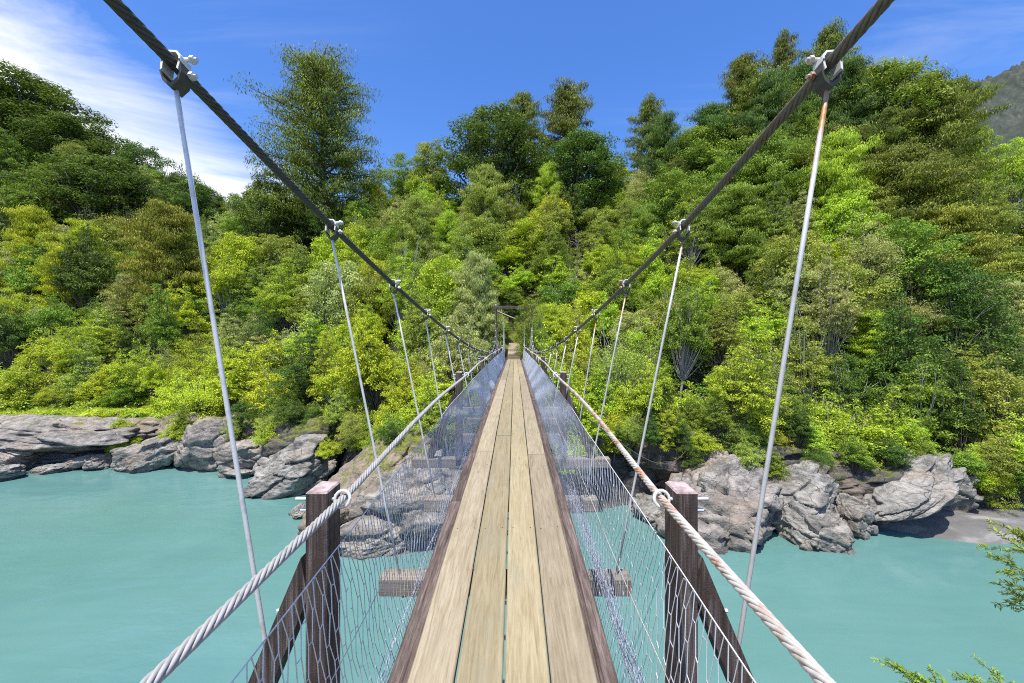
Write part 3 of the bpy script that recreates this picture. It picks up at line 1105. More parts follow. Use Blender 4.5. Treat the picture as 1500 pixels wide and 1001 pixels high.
# far landing: two treads, a ramp of pale boards, portal tower
for i, (a, b_, z) in enumerate(((30.45, 31.0, -1.68), (31.05, 31.7, -1.56))):
    part('step', MB().cbox(XC - 0.5, XC + 0.5, a, b_, CAMZ + z - 0.06, CAMZ + z, 0.006, 0), M['plank_grey'])
ds = np.linspace(31.75, 38.4, 12)
for i in range(11):
    z0, z1 = CAMZ + np.interp(ds[i], [31.7, 38.4], [-1.46, -0.66]), CAMZ + np.interp(ds[i + 1], [31.7, 38.4], [-1.46, -0.66])
    a, b_ = ds[i] + 0.01, ds[i + 1] - 0.01
    v = [(XC - 0.5, a, z0 - .05), (XC + 0.5, a, z0 - .05), (XC + 0.5, b_, z1 - .05), (XC - 0.5, b_, z1 - .05), (XC - 0.5, a, z0), (XC + 0.5, a, z0), (XC + 0.5, b_, z1), (XC - 0.5, b_, z1)]
    part('ramp_board', MB().add(v, [(3, 2, 1, 0), (4, 5, 6, 7), (0, 1, 5, 4), (1, 2, 6, 5), (2, 3, 7, 6), (3, 0, 4, 7)]), M['plank_grey'])


def tower(d, zb, zt):
    root = empty('portal_tower', (0, d, zb - 7.3), BR)
    root['_o'] = [XC, float(d), float(zb)]
    for s in (-1, 1):
        x = XC + s * 1.5
        part('tower_post', MB().cbox(x - 0.09, x + 0.09, d - 0.09, d + 0.09, zb - 2.5, zt + 0.12, 0.01, 2), M['post'], root)
        part('cable_saddle', MB().cbox(x - 0.06, x + 0.06, d - 0.16, d + 0.16, zt + 0.12, zt + 0.2, 0.02, 1), M['galv'], root)
    part('cross_beam', MB().cbox(XC - 1.75, XC + 1.75, d - 0.17, d - 0.092, zt - 0.16, zt + 0.08, 0.008, 0), M['post'], root)
    part('cross_beam', MB().cbox(XC - 1.6, XC + 1.6, d + 0.092, d + 0.16, zt - 0.16, zt + 0.06, 0.008, 0), M['post'], root)
    a, b_ = np.array((XC - 1.4, d - 0.2, zt - 0.35)), np.array((XC + 0.1, d - 0.2, zt - 1.0))
    if d > 0:
        part('brace', MB().tube([a, b_], 0.07, 4), M['post'], root)
    return root


tower(TW, CAMZ - 1.9, cable_z(TW) - 0.03)
tower(TN, CAMZ - 1.9, cable_z(TN) - 0.03)


# ------------------------------------------------------------------ rocks
def sphere_grid(nu, nv):
    u = np.linspace(0, 2 * math.pi, nu, endpoint=False)
    v = np.linspace(0.0, math.pi, nv)
    U, Vv = np.meshgrid(u, v)
    D = np.stack((np.cos(U) * np.sin(Vv), np.sin(U) * np.sin(Vv), np.cos(Vv)), -1).reshape(-1, 3)
    i = np.arange(nv - 1)[:, None] * nu
    j = np.arange(nu)[None, :]
    k = (j + 1) % nu
    Q = np.stack((i + j, i + nu + j, i + nu + k, i + k), -1).reshape(-1, 4)
    return D, Q


def make_rock(name, label, c, dims, seed, mat='rock', rot=(0, 0, 0), planes=16, nu=150, nv=90, crack=0.09, group=None, rough=0.05):
    r = np.random.RandomState(seed)
    D, Q = sphere_grid(nu, nv)
    n = r.normal(size=(planes, 3))
    n /= np.linalg.norm(n, axis=1)[:, None]
    h = r.uniform(0.62, 0.92, planes)
    dots = D @ n.T
    rr = np.where(dots > 0.05, h[None, :] / np.maximum(dots, 0.05), 9)
    rr.sort(axis=1)
    rad = np.minimum(rr[:, 0], 1.0)
    rad = 0.92 * rad + 0.08 * np.minimum(rr[:, :2].mean(1), 1.05)
    Pp = D * rad[:, None]
    W = Pp * np.array((1.0, 1.0, 1.9)) + 0.20 * np.stack([fbm(Pp * 2.2 + 9 * k, 3, seed + k) for k in range(3)], 1)
    ns = 64
    seeds = r.uniform(-1.1, 1.1, (ns, 3)) * np.array((1, 1, 1.7))
    dd = np.linalg.norm(W[:, None, :] - seeds[None], axis=2)
    idx = np.argsort(dd, axis=1)[:, :2]
    d1 = np.take_along_axis(dd, idx, 1)
    gap = d1[:, 1] - d1[:, 0]
    step = r.uniform(-1, 1, ns)[idx[:, 0]]
    rad = rad * (1 - crack * np.exp(-(gap / 0.035) ** 2) + 0.15 * step * np.clip(gap / 0.045, 0, 1))
    # bedding: saw-tooth ledges along tilted planes
    bn = np.array((0.30 + r.uniform(-.15, .15), 0.15, 1.0))
    bn /= np.linalg.norm(bn)
    hb = (Pp @ bn) * r.uniform(4.0, 6.0) + 1.1 * fbm(Pp * 1.7 + seed, 3, seed + 3)
    saw = hb - np.floor(hb)
    saw = np.where(saw < 0.82, saw / 0.82, (1 - saw) / 0.18)
    rad = rad * (1 + 0.045 * (saw - 0.5) * np.clip(0.5 + 1.5 * fbm(Pp * 1.3, 2, seed + 5), 0, 1))
    rad = rad * (1 + 0.07 * fbm(D * 2.4 + seed, 3, seed + 7) + rough * fbm(D * np.array((11, 11, 14)) + seed, 4, seed + 11))
    Pp = D * rad[:, None] * np.array(dims) * 0.5
    Mx = np.array(Matrix.Rotation(R(rot[2]), 3, 'Z') @ Matrix.Rotation(R(rot[1]), 3, 'Y') @ Matrix.Rotation(R(rot[0]), 3, 'X'))
    Pp = Pp @ Mx.T
    me = raw_mesh(name, Pp, Q, None, True)
    o = link(name, me, M[mat], None, c)
    tag(o, label, 'rock', group)
    return o


def W2(px, py, d):
    return ((px - 754) / 583 * d, d, CAMZ - (py - 492) / 583 * d)


def rock_at(label, px, py, d, wpx, hpx, depth, seed, mat='rock', rot=(0, 0, 0), name='boulder', **kw):
    c = W2(px, py, d)
    return make_rock(name, label, c, (wpx / 583 * d * 1.24, depth * 1.15, hpx / 583 * d * 1.24), seed, mat, rot, **kw)


rock_at('long grey overhanging rock shelf at the far left waterline', 62, 636, 28.6, 235, 44, 5.5, 3, 'rock_pink', (0, 4, 4), 'rock_shelf')
rock_at('dark grey rock mass under the left overhanging shelf', 60, 668, 29.2, 200, 40, 4.0, 4, 'rock', (0, 3, 0), 'rock_ledge')
rock_at('grey layered ledge below the shelf at the left picture edge', 18, 662, 27.2, 90, 34, 3.0, 14, 'rock', (8, 10, 0), 'rock_ledge')
rock_at('pale rounded boulder in the water at the left picture edge', 8, 695, 25.2, 44, 26, 1.9, 5, 'rock', (0, 8, 10))
rock_at('low flat pale slab in the water below the dark overhang', 74, 688, 26.4, 46, 12, 1.2, 6, 'rock', (0, -6, 0), 'rock_slab')
rock_at('narrow tilted slab at the mouth of the overhang', 120, 676, 27.2, 62, 16, 1.5, 8, 'rock_pink', (0, -14, 0), 'rock_slab')
rock_at('small striped boulder right of the overhang at the waterline', 148, 678, 27.4, 34, 28, 1.8, 9, 'rock_pink', (0, 0, 20))
rock_at('pale wedge-shaped boulder on the left bank below the moss', 214, 672, 27.2, 84, 52, 2.8, 10, 'rock', (0, -22, 5))
rock_at('broad pinkish-grey boulder on the left bank near the hanger rod', 304, 656, 27.4, 84, 72, 3.0, 12, 'rock_pink', (0, 4, 8))
rock_at('pale blocky boulder behind the leftmost hanger rod', 362, 668, 26.4, 66, 60, 2.4, 13, 'rock_pink', (0, -10, 0))
rock_at('grey layered rock under the grass at the far left', 40, 640, 31.0, 260, 60, 4.0, 41, 'rock_pink', (0, 2, 0), 'rock_cliff')
rock_at('mossy rock step between the overhang and the wedge boulder', 190, 640, 30.2, 130, 50, 3.0, 42, 'rock_moss', (0, -8, 0), 'rock_step')
rock_at('mossy rock bank behind the broad pinkish boulder', 320, 640, 29.6, 190, 70, 3.0, 43, 'rock_moss', (0, 0, 0), 'rock_bank')
rock_at('small flat stone at the water near the leftmost hanger rod', 350, 692, 25.5, 46, 10, 1.1, 15, 'rock', (0, 0, 0))
rock_at('large pointed grey boulder left of the timber rail post', 424, 690, 23.8, 118, 66, 3.6, 17, 'rock', (0, -20, 10))
rock_at('cliff block coloured dark for shade above the pointed boulder', 455, 655, 25.5, 96, 78, 3.0, 18, 'rock_shade_dark', (0, -15, 0), 'rock_cliff')
rock_at('small pale stone in the water beside the left rail post', 438, 752, 20.0, 26, 20, 0.9, 19, 'rock', (0, 0, 0))
rock_at('sloping brown mossy slab behind the left rail post', 540, 715, 20.0, 175, 92, 5.0, 21, 'rock_moss', (10, -36, 8), 'rock_slab', rough=0.08)
rock_at('grey jointed slab at the water behind the left netting', 548, 792, 17.4, 150, 66, 3.6, 22, 'rock', (0, -12, 0), 'rock_slab')
rock_at('large pale block seen through the left netting', 618, 728, 18.8, 150, 105, 4.0, 24, 'rock', (0, -16, 12), 'rock_block')
rock_at('grey rock under the deck left side in shade', 665, 740, 19.8, 110, 90, 3.0, 25, 'rock', (0, 0, 0), 'rock_block')
rock_at('small pale rock left of the right rail post', 952, 752, 20.0, 52, 46, 2.0, 27, 'rock', (0, 6, 0))
rock_at('largest pale boulder on the right bank beside the right rail post', 1052, 748, 19.0, 160, 142, 4.6, 28, 'rock_pink', (0, 10, -8), crack=0.13)
rock_at('tilted pale rock above the dark notch right of the largest boulder', 1166, 728, 19.0, 128, 62, 3.0, 29, 'rock', (0, -28, 0))
rock_at('pale cone-shaped rock standing in the water on the right', 1190, 786, 17.6, 82, 78, 2.4, 31, 'rock', (0, 24, 0))
rock_at('small pale boulder right of the cone-shaped rock', 1247, 766, 18.4, 42, 58, 1.7, 33, 'rock', (0, 0, 0))
rock_at('long slanting overhanging slab at the right bank', 1300, 722, 19.4, 160, 40, 3.4, 34, 'rock', (0, -34, 0), 'rock_slab')
rock_at('wet rock coloured dark for shade in the cave at the right waterline', 1280, 778, 19.6, 44, 36, 1.8, 35, 'rock_shade_dark', (0, 0, 0))
rock_at('tall rough pale rock at the left end of the sand beach', 1374, 726, 20.2, 66, 92, 2.6, 36, 'rock', (0, 6, 0), crack=0.16)
rock_at('low dark ledge above the cave on the right bank', 1238, 700, 20.6, 150, 70, 3.0, 37, 'rock_shade_dark', (0, -12, 0), 'rock_ledge')
rock_at('mossy pale rocks among ferns above the sand beach', 1480, 676, 22.8, 70, 36, 2.4, 38, 'rock_moss', (0, -6, 0), 'rock_ledge')
rock_at('dark earthy rock face behind the far bridge head', 748, 484, 42.6, 46, 26, 2.0, 45, 'rock_shade_dark', (0, 0, 0), 'rock_outcrop')
rock_at('dark mossy cliff behind the largest right boulder', 1075, 668, 21.6, 230, 84, 3.0, 39, 'rock_shade_dark', (0, 0, 0), 'rock_cliff')


# ------------------------------------------------------------------ vegetation prototypes
def cards(C, N, L, W, T=None, fold=0.16):
    n = len(C)
    if T is None:
        T = NR.normal(size=(n, 3))
    N = N / (np.linalg.norm(N, axis=1)[:, None] + 1e-9)
    T = T - N * np.sum(T * N, 1)[:, None]
    T /= np.linalg.norm(T, axis=1)[:, None] + 1e-9
    B = np.cross(N, T)
    L = np.asarray(L)[:, None]
    W = np.asarray(W)[:, None]
    a = C - T * L * 0.5
    c = C + T * L * 0.5 - N * L * 0.10
    b_ = C + B * W * 0.5 + N * W * fold - T * L * 0.05
    d = C - B * W * 0.5 + N * W * fold - T * L * 0.05
    V = np.stack((a, b_, c, d), 1).reshape(-1, 3)
    Q = np.arange(n * 4).reshape(-1, 4)
    return V, Q


def blob_leaves(r, c, rad, n, size, up=0.55, shell=0.45, tint=0.5, aspect=0.55, flat=1.0):
    D = r.normal(size=(n, 3))
    D[:, 2] += up * 0.6
    D /= np.linalg.norm(D, axis=1)[:, None]
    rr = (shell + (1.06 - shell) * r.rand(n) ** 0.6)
    rr *= 1 + 0.28 * fbm(D * 2.6 + c * 0.7, 2, 5)
    P = c + D * rr[:, None] * np.asarray(rad)
    N = D * 0.75 * np.array((1, 1, flat)) + np.array((0, 0, up)) + r.normal(size=(n, 3)) * 0.42
    sz = size * r.uniform(0.65, 1.35, n)
    V, Q = cards(P, N, sz, sz * aspect, r.normal(size=(n, 3)))
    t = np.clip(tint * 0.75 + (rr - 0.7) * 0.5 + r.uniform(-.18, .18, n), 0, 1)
    return V, Q, t


def limbs(mb, r, base, tips, r0, bend=0.25):
    for tip in tips:
        tip = np.asarray(tip, float)
        n = 5
        mid = (base + tip) / 2 + r.normal(size=3) * np.linalg.norm(tip - base) * bend * 0.4
        P = [base * (1 - u) ** 2 + mid * 2 * u * (1 - u) + tip * u * u for u in np.linspace(0, 1, n)]
        mb.tube(P, np.linspace(r0, r0 * 0.22, n), 5, False)


def assemble(name, VQ, trunk):
    mb = MB()
    tint = []
    for V, Q, t in VQ:
        mb.add(V, Q)
        tint.append(t)
    cm = mb.mesh(name + '_crown', False, np.concatenate(tint))
    tm = trunk.mesh(name + '_trunk', True)
    return cm, tm


def clump(r, c, rad, n, size, tint, aspect, up=0.7):
    """a spray of leaves on the upper side of a small branch end"""
    D = r.normal(size=(n, 3))
    D[:, 2] = np.abs(D[:, 2]) * 1.1 - 0.35
    D /= np.linalg.norm(D, axis=1)[:, None]
    rr = 0.25 + 0.85 * r.rand(n) ** 0.7
    P = c + D * rr[:, None] * np.asarray(rad)
    N = D * 0.6 + np.array((0, 0, up)) + r.normal(size=(n, 3)) * 0.55
    sz = size * r.uniform(0.5, 1.5, n)
    V, Q = cards(P, N, sz, sz * aspect, r.normal(size=(n, 3)))
    t = np.clip(tint * 0.7 + D[:, 2] * 0.25 + r.uniform(-.22, .25, n), 0, 1)  # leaves tinted paler towards the clump top, imitating light from above
    return V, Q, t


def gen_bush(seed, Rr, H, nb, lpb, ls, skirt=-0.25, up=0.5, aspect=0.55, squash=0.8, lobes=6):
    r = np.random.RandomState(seed)
    VQ = []
    mb = MB()
    tips = []
    L = []
    for i in range(lobes):
        az = i * 2.39996 + r.uniform(-.5, .5)
        q = Rr * (0.12 if i == 0 else r.uniform(0.32, 0.62))
        lr = Rr * r.uniform(0.34, 0.56)
        lz = lr * r.uniform(0.9, 1.5) * squash
        z = H * (0.80 if i == 0 else r.uniform(0.34, 0.78)) - lz * 0.35
        L.append((np.array((q * math.cos(az), q * math.sin(az), z)), lr, lz, r.uniform(0, 1)))
    for i in range(nb):
        c0, lr, lz, lt = L[i % lobes]
        az = r.uniform(0, 2 * math.pi)
        sz = r.uniform(skirt - 0.35, 1.0)
        cz_ = math.sqrt(max(0, 1 - sz * sz))
        rr = r.uniform(0.55, 1.12)
        c = c0 + np.array((lr * rr * cz_ * math.cos(az), lr * rr * cz_ * math.sin(az), lz * rr * sz))
        rb = Rr * r.uniform(0.08, 0.20)
        n = int(lpb * 1.35 * (rb / (Rr * 0.15)) ** 2)
        VQ.append(clump(r, c, np.array((rb, rb, rb * r.uniform(.5, .9))), n, ls * 0.86, 0.5 * lt + 0.5 * r.uniform(0, 1), aspect, up))
        if i % 5 == 0:
            tips.append(c)
    for c0, lr, lz, lt in L:                                    # ragged leaders above each lobe
        for k in range(3):
            h = r.uniform(0.15, 0.55) * Rr * 0.5
            c = c0 + np.array((r.normal() * lr * .3, r.normal() * lr * .3, lz + h))
            VQ.append(clump(r, c, np.array((.10, .10, .20)) * Rr * r.uniform(.6, 1), int(lpb * 0.35), ls, lt, aspect, 0.4))
            tips.append(c)
        VQ.append(blob_leaves(r, c0, np.array((lr * .7, lr * .7, lz * .75)), int(lpb * 1.2), ls * 1.6, 0.2, 0.3, 0.05, aspect))  # core leaves tinted dark to stand for shade inside the crown
    b0 = np.array((0, 0, 0.16 * H))
    mb.tube([(0, 0, -0.8), (0.03 * Rr, 0, 0.1 * H), b0, (0, 0, 0.5 * H)], [Rr * .055, Rr * .045, Rr * .04, Rr * .02], 6)
    limbs(mb, r, b0, tips, Rr * 0.018)
    return assemble('bush', VQ, mb)


def gen_rimu(seed, H, Rr, nbr, lpc, droop=0.7, base=0.12, taper=0.62, ls=0.5, lw=0.11):
    r = np.random.RandomState(seed)
    VQ = []
    mb = MB()
    lean = r.normal(size=2) * 0.015 * H
    mb.tube([(0, 0, -1.0), (lean[0] * .3, lean[1] * .3, H * .3), (lean[0], lean[1], H * .65), (lean[0] * 1.3, lean[1] * 1.3, H * .97)],
            [H * .018, H * .014, H * .008, H * .002], 7)
    for i in range(nbr):
        h = base + (1 - base) * ((i + r.uniform(0, 1)) / nbr) ** 0.95
        prof = (max(0.0, 1 - h) ** taper) * (1 - 0.25 * math.exp(-((h - base) / 0.12) ** 2)) + 0.06
        prof *= 1 + 0.22 * math.sin(h * 17 + seed) * math.sin(i * 2.39996 * 1.0 + h * 9)
        Lb = Rr * prof * r.uniform(0.55, 1.12)
        az = i * 2.39996 + r.uniform(-.5, .5)
        u = np.array((math.cos(az), math.sin(az), 0))
        p0 = np.array((lean[0] * h, lean[1] * h, H * h))
        rise = Lb * r.uniform(0.05, 0.45) * (0.4 + h)
        p1 = p0 + u * Lb + np.array((0, 0, rise))
        pm = p0 + u * Lb * 0.55 + np.array((0, 0, rise * 0.8))
        mb.tube([p0, pm, p1], [H * .0045, H * .003, H * .001], 5, False)
        nc = 2 + int(Lb / (Rr * 0.33))
        bt = r.uniform(0, 1)
        for k in range(nc):
            f = 0.30 + 0.74 * (k + r.uniform(0, .8)) / nc
            c = p0 + (p1 - p0) * f + r.normal(size=3) * np.array((.5, .5, .3)) * Rr * 0.06
            rb = Rr * r.uniform(0.12, 0.21)
            n = lpc
            D = r.normal(size=(n, 3))
            D[:, 2] = np.abs(D[:, 2]) * 0.8 - 0.25
            D /= np.linalg.norm(D, axis=1)[:, None]
            P = c + D * (rb * (0.35 + 0.7 * r.rand(n)))[:, None] * np.array((1.1, 1.1, 0.8))
            N = D * np.array((1, 1, 0.5)) + u * 0.3 + r.normal(size=(n, 3)) * 0.35 + np.array((0, 0, 0.25))
            T = np.array((0, 0, -1.0)) * droop + D * 0.55 + r.normal(size=(n, 3)) * 0.22
            L = ls * r.uniform(0.6, 1.4, n)
            P[:, 2] -= L * 0.3 * droop
            V, Q = cards(P, N, L, lw * r.uniform(0.7, 1.4, n), T)
            t = np.clip(bt * 0.55 + D[:, 2] * 0.35 + r.uniform(-.2, .25, n), 0, 1)
            VQ.append((V, Q, t))
    return assemble('rimu', VQ, mb)


def gen_layered(seed, H, Rr, npad, lpp, ls, trunk_h=0.16, spread=1.0):
    r = np.random.RandomState(seed)
    VQ = []
    mb = MB()
    tips = []
    b0 = np.array((r.normal() * .04 * H, r.normal() * .04 * H, trunk_h * H))
    mb.tube([(0, 0, -1.0), b0 * np.array((.4, .4, .4)), b0, b0 + np.array((0.05 * Rr, 0, 0.35 * H))], [Rr * .06, Rr * .05, Rr * .042, Rr * .015], 7)
    for i in range(npad):
        az = i * 2.39996 + r.uniform(-.6, .6)
        h = trunk_h * 0.8 + (1 - trunk_h * 0.8) * ((i + r.rand()) / npad)
        prof = math.sin(math.pi * (0.20 + 0.72 * (h - trunk_h * .8) / (1 - trunk_h * .8))) ** 0.7
        rr = Rr * prof * r.uniform(0.35, 1.0) * spread
        c = np.array((rr * math.cos(az), rr * math.sin(az), H * h * 0.96))
        rb = Rr * r.uniform(0.14, 0.30)
        n = int(lpp * (rb / (Rr * .25)) ** 2)
        VQ.append(blob_leaves(r, c, np.array((rb, rb * r.uniform(.8, 1.1), rb * 0.42)), n, ls, 0.8, 0.25, r.uniform(0, 1), 0.55, 1.0))
        tips.append(c - np.array((0, 0, rb * .2)))
    VQ.append(blob_leaves(r, np.array((0, 0, 0.55 * H)), np.array((Rr * .6, Rr * .6, H * .3)), lpp * 6, ls * 1.4, 0.3, 0.2, 0.1))  # inner leaves darkened by tint, imitating shade between the pads
    limbs(mb, r, b0, tips[::2], Rr * 0.016, 0.35)
    return assemble('layered', VQ, mb)


def gen_fern(seed, nf=13, L=1.6):
    r = np.random.RandomState(seed)
    VQ = []
    mb = MB()
    mb.tube([(0, 0, -0.3), (0, 0, 0.35)], [0.07, 0.06], 6)
    for i in range(nf):
        az = i * 2.39996 + r.uniform(-.3, .3)
        u = np.array((math.cos(az), math.sin(az), 0))
        ln = L * r.uniform(0.7, 1.1)
        el = r.uniform(0.5, 1.1)
        s_ = np.linspace(0, 1, 15)
        P = np.array([u * ln * x + np.array((0, 0, 0.35 + ln * (el * x - 0.95 * x * x))) for x in s_])
        mb.tube(P, np.linspace(.014, .003, 15), 3, False)
        T = np.gradient(P, axis=0)
        side = np.cross(T, (0, 0, 1.0))
        side /= np.linalg.norm(side, axis=1)[:, None] + 1e-9
        for sg in (-1, 1):
            ll = 0.34 * L * 0.7 * np.sin(np.pi * (0.12 + 0.86 * s_[1:])) + 0.03
            C = P[1:] + side[1:] * sg * ll[:, None] * 0.5
            N = np.cross(side[1:], T[1:]) * 5
            N = np.where(N[:, 2:3] < 0, -N, N)
            V, Q = cards(C, N, ll, np.full(len(ll), 0.12 * L * .7), side[1:] * sg + T[1:] * 2)
            VQ.append((V, Q, np.clip(r.uniform(.2, .9) + r.uniform(-.2, .2, len(C)), 0, 1)))
    return assemble('fern', VQ, mb)


def gen_bare(seed, H):
    r = np.random.RandomState(seed)
    mb = MB()
    ends = []

    def grow(p, dr, ln, rad, lev):
        n = 4
        P = [p]
        dd = dr.copy()
        for k in range(n):
            dd = dd + r.normal(size=3) * 0.16
            dd /= np.linalg.norm(dd)
            P.append(P[-1] + dd * ln / n)
        mb.tube(P, np.linspace(rad, rad * .55, n + 1), 5 if lev < 2 else 3, False)
        if lev >= 4:
            ends.append(P[-1])
            return
        for k in range(3 if lev else 5):
            nd_ = dd + r.normal(size=3) * 0.6
            nd_ /= np.linalg.norm(nd_)
            i = r.randint(2, n + 1)
            grow(P[i], nd_, ln * r.uniform(.5, .75), rad * .5, lev + 1)
    grow(np.array((0, 0, -0.5)), np.array((0, 0, 1.0)), H * .5, H * .016, 0)
    E = np.array(ends)
    E = E[r.rand(len(E)) < 0.35]
    VQ = [blob_leaves(r, e, np.array((.25, .25, .15)), 5, 0.16, .5, .3, r.rand()) for e in E]
    return assemble('bare', VQ, mb)


PROTO = {}
for i, (Rr, H, nb, lpb, ls, sk, up, asp, sq) in enumerate([
        (2.3, 4.6, 190, 62, 0.125, -0.35, 0.70, 0.55, 0.90), (2.4, 3.8, 180, 64, 0.115, -0.30, 0.85, 0.60, 0.75),
        (2.2, 6.0, 200, 60, 0.140, -0.45, 0.60, 0.50, 1.10), (1.9, 5.4, 180, 60, 0.110, -0.55, 0.60, 0.45, 1.15),
        (2.6, 3.8, 200, 64, 0.120, -0.20, 0.95, 0.60, 0.65), (1.9, 6.6, 190, 60, 0.120, -0.60, 0.50, 0.42, 1.30),
        (2.4, 4.8, 220, 58, 0.095, -0.40, 0.70, 0.40, 0.85)]):
    PROTO['bush%d' % i] = (gen_bush(100 + i, Rr, H, nb, lpb, ls, sk, up, asp, sq), H, Rr)
PROTO['rimu0'] = (gen_rimu(201, 26, 8.2, 150, 112, 0.8, 0.10, 0.40, 0.40, 0.090), 26, 8.2)
PROTO['rimu1'] = (gen_rimu(202, 18, 5.2, 104, 96, 0.8, 0.12, 0.40, 0.35, 0.080), 18, 5.2)
PROTO['rimu2'] = (gen_rimu(203, 12, 4.4, 130, 104, 0.85, 0.05, 0.38, 0.30, 0.066), 12, 4.4)
PROTO['layer0'] = (gen_layered(301, 13, 7.0, 130, 270, 0.30), 13, 7.0)
PROTO['layer1'] = (gen_layered(302, 9, 4.6, 90, 250, 0.21), 9, 4.6)
PROTO['layer2'] = (gen_layered(303, 11, 4.2, 56, 280, 0.17, 0.42), 11, 4.2)
PROTO['fern0'] = (gen_fern(401), 1.3, 1.6)
PROTO['fern1'] = (gen_fern(402, 16, 1.3), 1.1, 1.3)
PROTO['bare0'] = (gen_bare(501, 9.5), 9.0, 3.0)

count = {}


def plant(proto, name, loc, scale, leaf, label, cat='tree', group=None, rotz=None, bark='bark', sz=1.0):
    (cm, tm), H, Rr = PROTO[proto]
    root = bpy.data.objects.new(name, None)
    COL.objects.link(root)
    root.empty_display_size = 0.3
    root.location = loc
    root.rotation_euler = (0, 0, rnd.uniform(0, 6.28) if rotz is None else rotz)
    if proto.startswith('bush'):
        root.rotation_euler[0] = rnd.uniform(-.16, .16)
        root.rotation_euler[1] = rnd.uniform(-.16, .16)
        root.scale = (scale * rnd.uniform(.85, 1.2), scale * rnd.uniform(.85, 1.2), scale * sz)
    else:
        root.scale = (scale, scale, scale * sz)
    tag(root, label, cat, group)
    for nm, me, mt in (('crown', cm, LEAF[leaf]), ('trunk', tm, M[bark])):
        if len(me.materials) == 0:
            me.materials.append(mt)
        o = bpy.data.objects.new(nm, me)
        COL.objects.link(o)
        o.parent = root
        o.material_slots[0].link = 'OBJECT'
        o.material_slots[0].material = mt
    return root


def tz(x, y):
    return float(terrain(np.array([x]), np.array([y]))[0])


placed = []      # x, y, radius


def hero(proto, name, px, ytop, D, wpx, leaf, label, bark='bark', group=None, sink=0.0, cat='tree', hscale=None):
    (_, H, Rr) = PROTO[proto]
    x = (px - 754) / 583 * D
    zt = CAMZ + (492 - ytop) / 583 * D
    zb = tz(x, D) - 0.3
    sc = wpx / 583 * D / (2 * Rr)
    hs = (zt - zb) / (H * (1.075 if proto.startswith('rimu') else 1.03)) / sc
    # raise the foot of over-stretched trees no further than their crown needs
    plant(proto, name, (x, D, zb), sc, leaf, label, cat, group, bark=bark, sz=hs)
    placed.append((x, D, wpx / 583 * D * 0.22))


# the tall and separately recognisable trees
hero('rimu0', 'rimu_tree', 474, 74, 57, 205, 'rimu', 'tallest rimu tree with drooping foliage, left of centre against the sky')
hero('layer1', 'dark_tree', 398, 258, 55, 96, 'dark', 'dark round tree at the left foot of the tallest rimu')
hero('layer2', 'flat_topped_tree', 596, 222, 60, 82, 'mid', 'small flat-topped tree just right of the tallest rimu')
hero('layer0', 'beech_tree', 722, 158, 58, 168, 'dark', 'broad dark layered tree on the skyline above the bridge end')
hero('rimu1', 'rimu_tree', 768, 126, 64, 92, 'rimu', 'narrow rimu top behind the broad dark skyline tree')
hero('rimu1', 'rimu_tree', 828, 113, 63, 124, 'rimu', 'tall bushy rimu top in the middle of the skyline')
hero('layer0', 'beech_tree', 850, 196, 57, 140, 'dark', 'dark layered tree below the middle rimu, right of the bridge line')
hero('rimu1', 'rimu_tree', 950, 134, 58, 84, 'rimu', 'lone rimu standing clear on the skyline right of centre')
hero('layer0', 'beech_tree', 1018, 190, 50, 128, 'mid', 'layered tree at the left end of the right hand forest mass')
hero('rimu1', 'rimu_tree', 1090, 72, 52, 120, 'rimu', 'leftmost tall rimu of the right hand forest mass')
hero('rimu1', 'rimu_tree', 1146, 38, 54, 74, 'rimu', 'slender rimu spire left of the upper right cable clamp')
hero('rimu1', 'rimu_tree', 1214, 26, 54, 108, 'rimu', 'tall rimu right behind the upper right cable clamp')
hero('rimu2', 'rimu_tree', 1112, 112, 50, 150, 'rimu', 'dark rimu filling the gap under the leftmost tall rimu on the right')
hero('rimu2', 'rimu_tree', 1182, 92, 51, 140, 'dark', 'dark dense treetop between the slender spire and the right clamp')
hero('rimu2', 'rimu_tree', 1256, 96, 50, 130, 'rimu', 'dark dense treetop just right of the right clamp')
hero('rimu2', 'rimu_tree', 1045, 150, 50, 110, 'dark', 'dark dense tree at the left shoulder of the right forest')
hero('rimu2', 'rimu_tree', 1130, 190, 42, 150, 'mid', 'dense green rimu below the slender spire')
hero('rimu2', 'rimu_tree', 1215, 190, 40, 150, 'rimu', 'dense drooping rimu crossed by the right hanger rod')
hero('layer0', 'broadleaf_tree', 1285, 98, 46, 160, 'mid', 'broad green treetop between the right clamp and the right-hand rimu')
hero('rimu2', 'rimu_tree', 1362, 104, 43, 150, 'rimu', 'large bright drooping rimu at the right end of the skyline')
hero('rimu2', 'rimu_tree', 1330, 210, 36, 180, 'rimu', 'wide drooping rimu in the middle of the right forest')
hero('rimu2', 'rimu_tree', 1390, 300, 33, 150, 'rimu_gold', 'gold-tipped rimu low in the right forest')
hero('rimu2', 'rimu_tree', 1080, 270, 38, 120, 'mid', 'green rimu below the leftmost tall rimu on the right')
hero('rimu2', 'rimu_tree', 246, 296, 44, 130, 'rimu_gold', 'golden brown rimu in the left bush beside the hanger rod')
hero('layer0', 'beech_tree', 28, 104, 70, 190, 'dark', 'dark spreading tree on the upper left skyline')
hero('layer0', 'beech_tree', 118, 176, 68, 150, 'dark', 'dark layered tree stepping down the left skyline')
hero('layer1', 'dark_tree', 206, 206, 68, 84, 'dark', 'round dark tree standing up on the left skyline')
hero('layer1', 'dark_tree', 282, 262, 62, 96, 'dark', 'low flat tree on the left skyline behind the first hanger')
hero('rimu1', 'dark_tree', 322, 284, 62, 40, 'dark', 'small dark pointed tree in the dip of the skyline')
hero('layer0', 'beech_tree', 150, 228, 58, 170, 'dark', 'large dark tree on the left slope under the skyline')
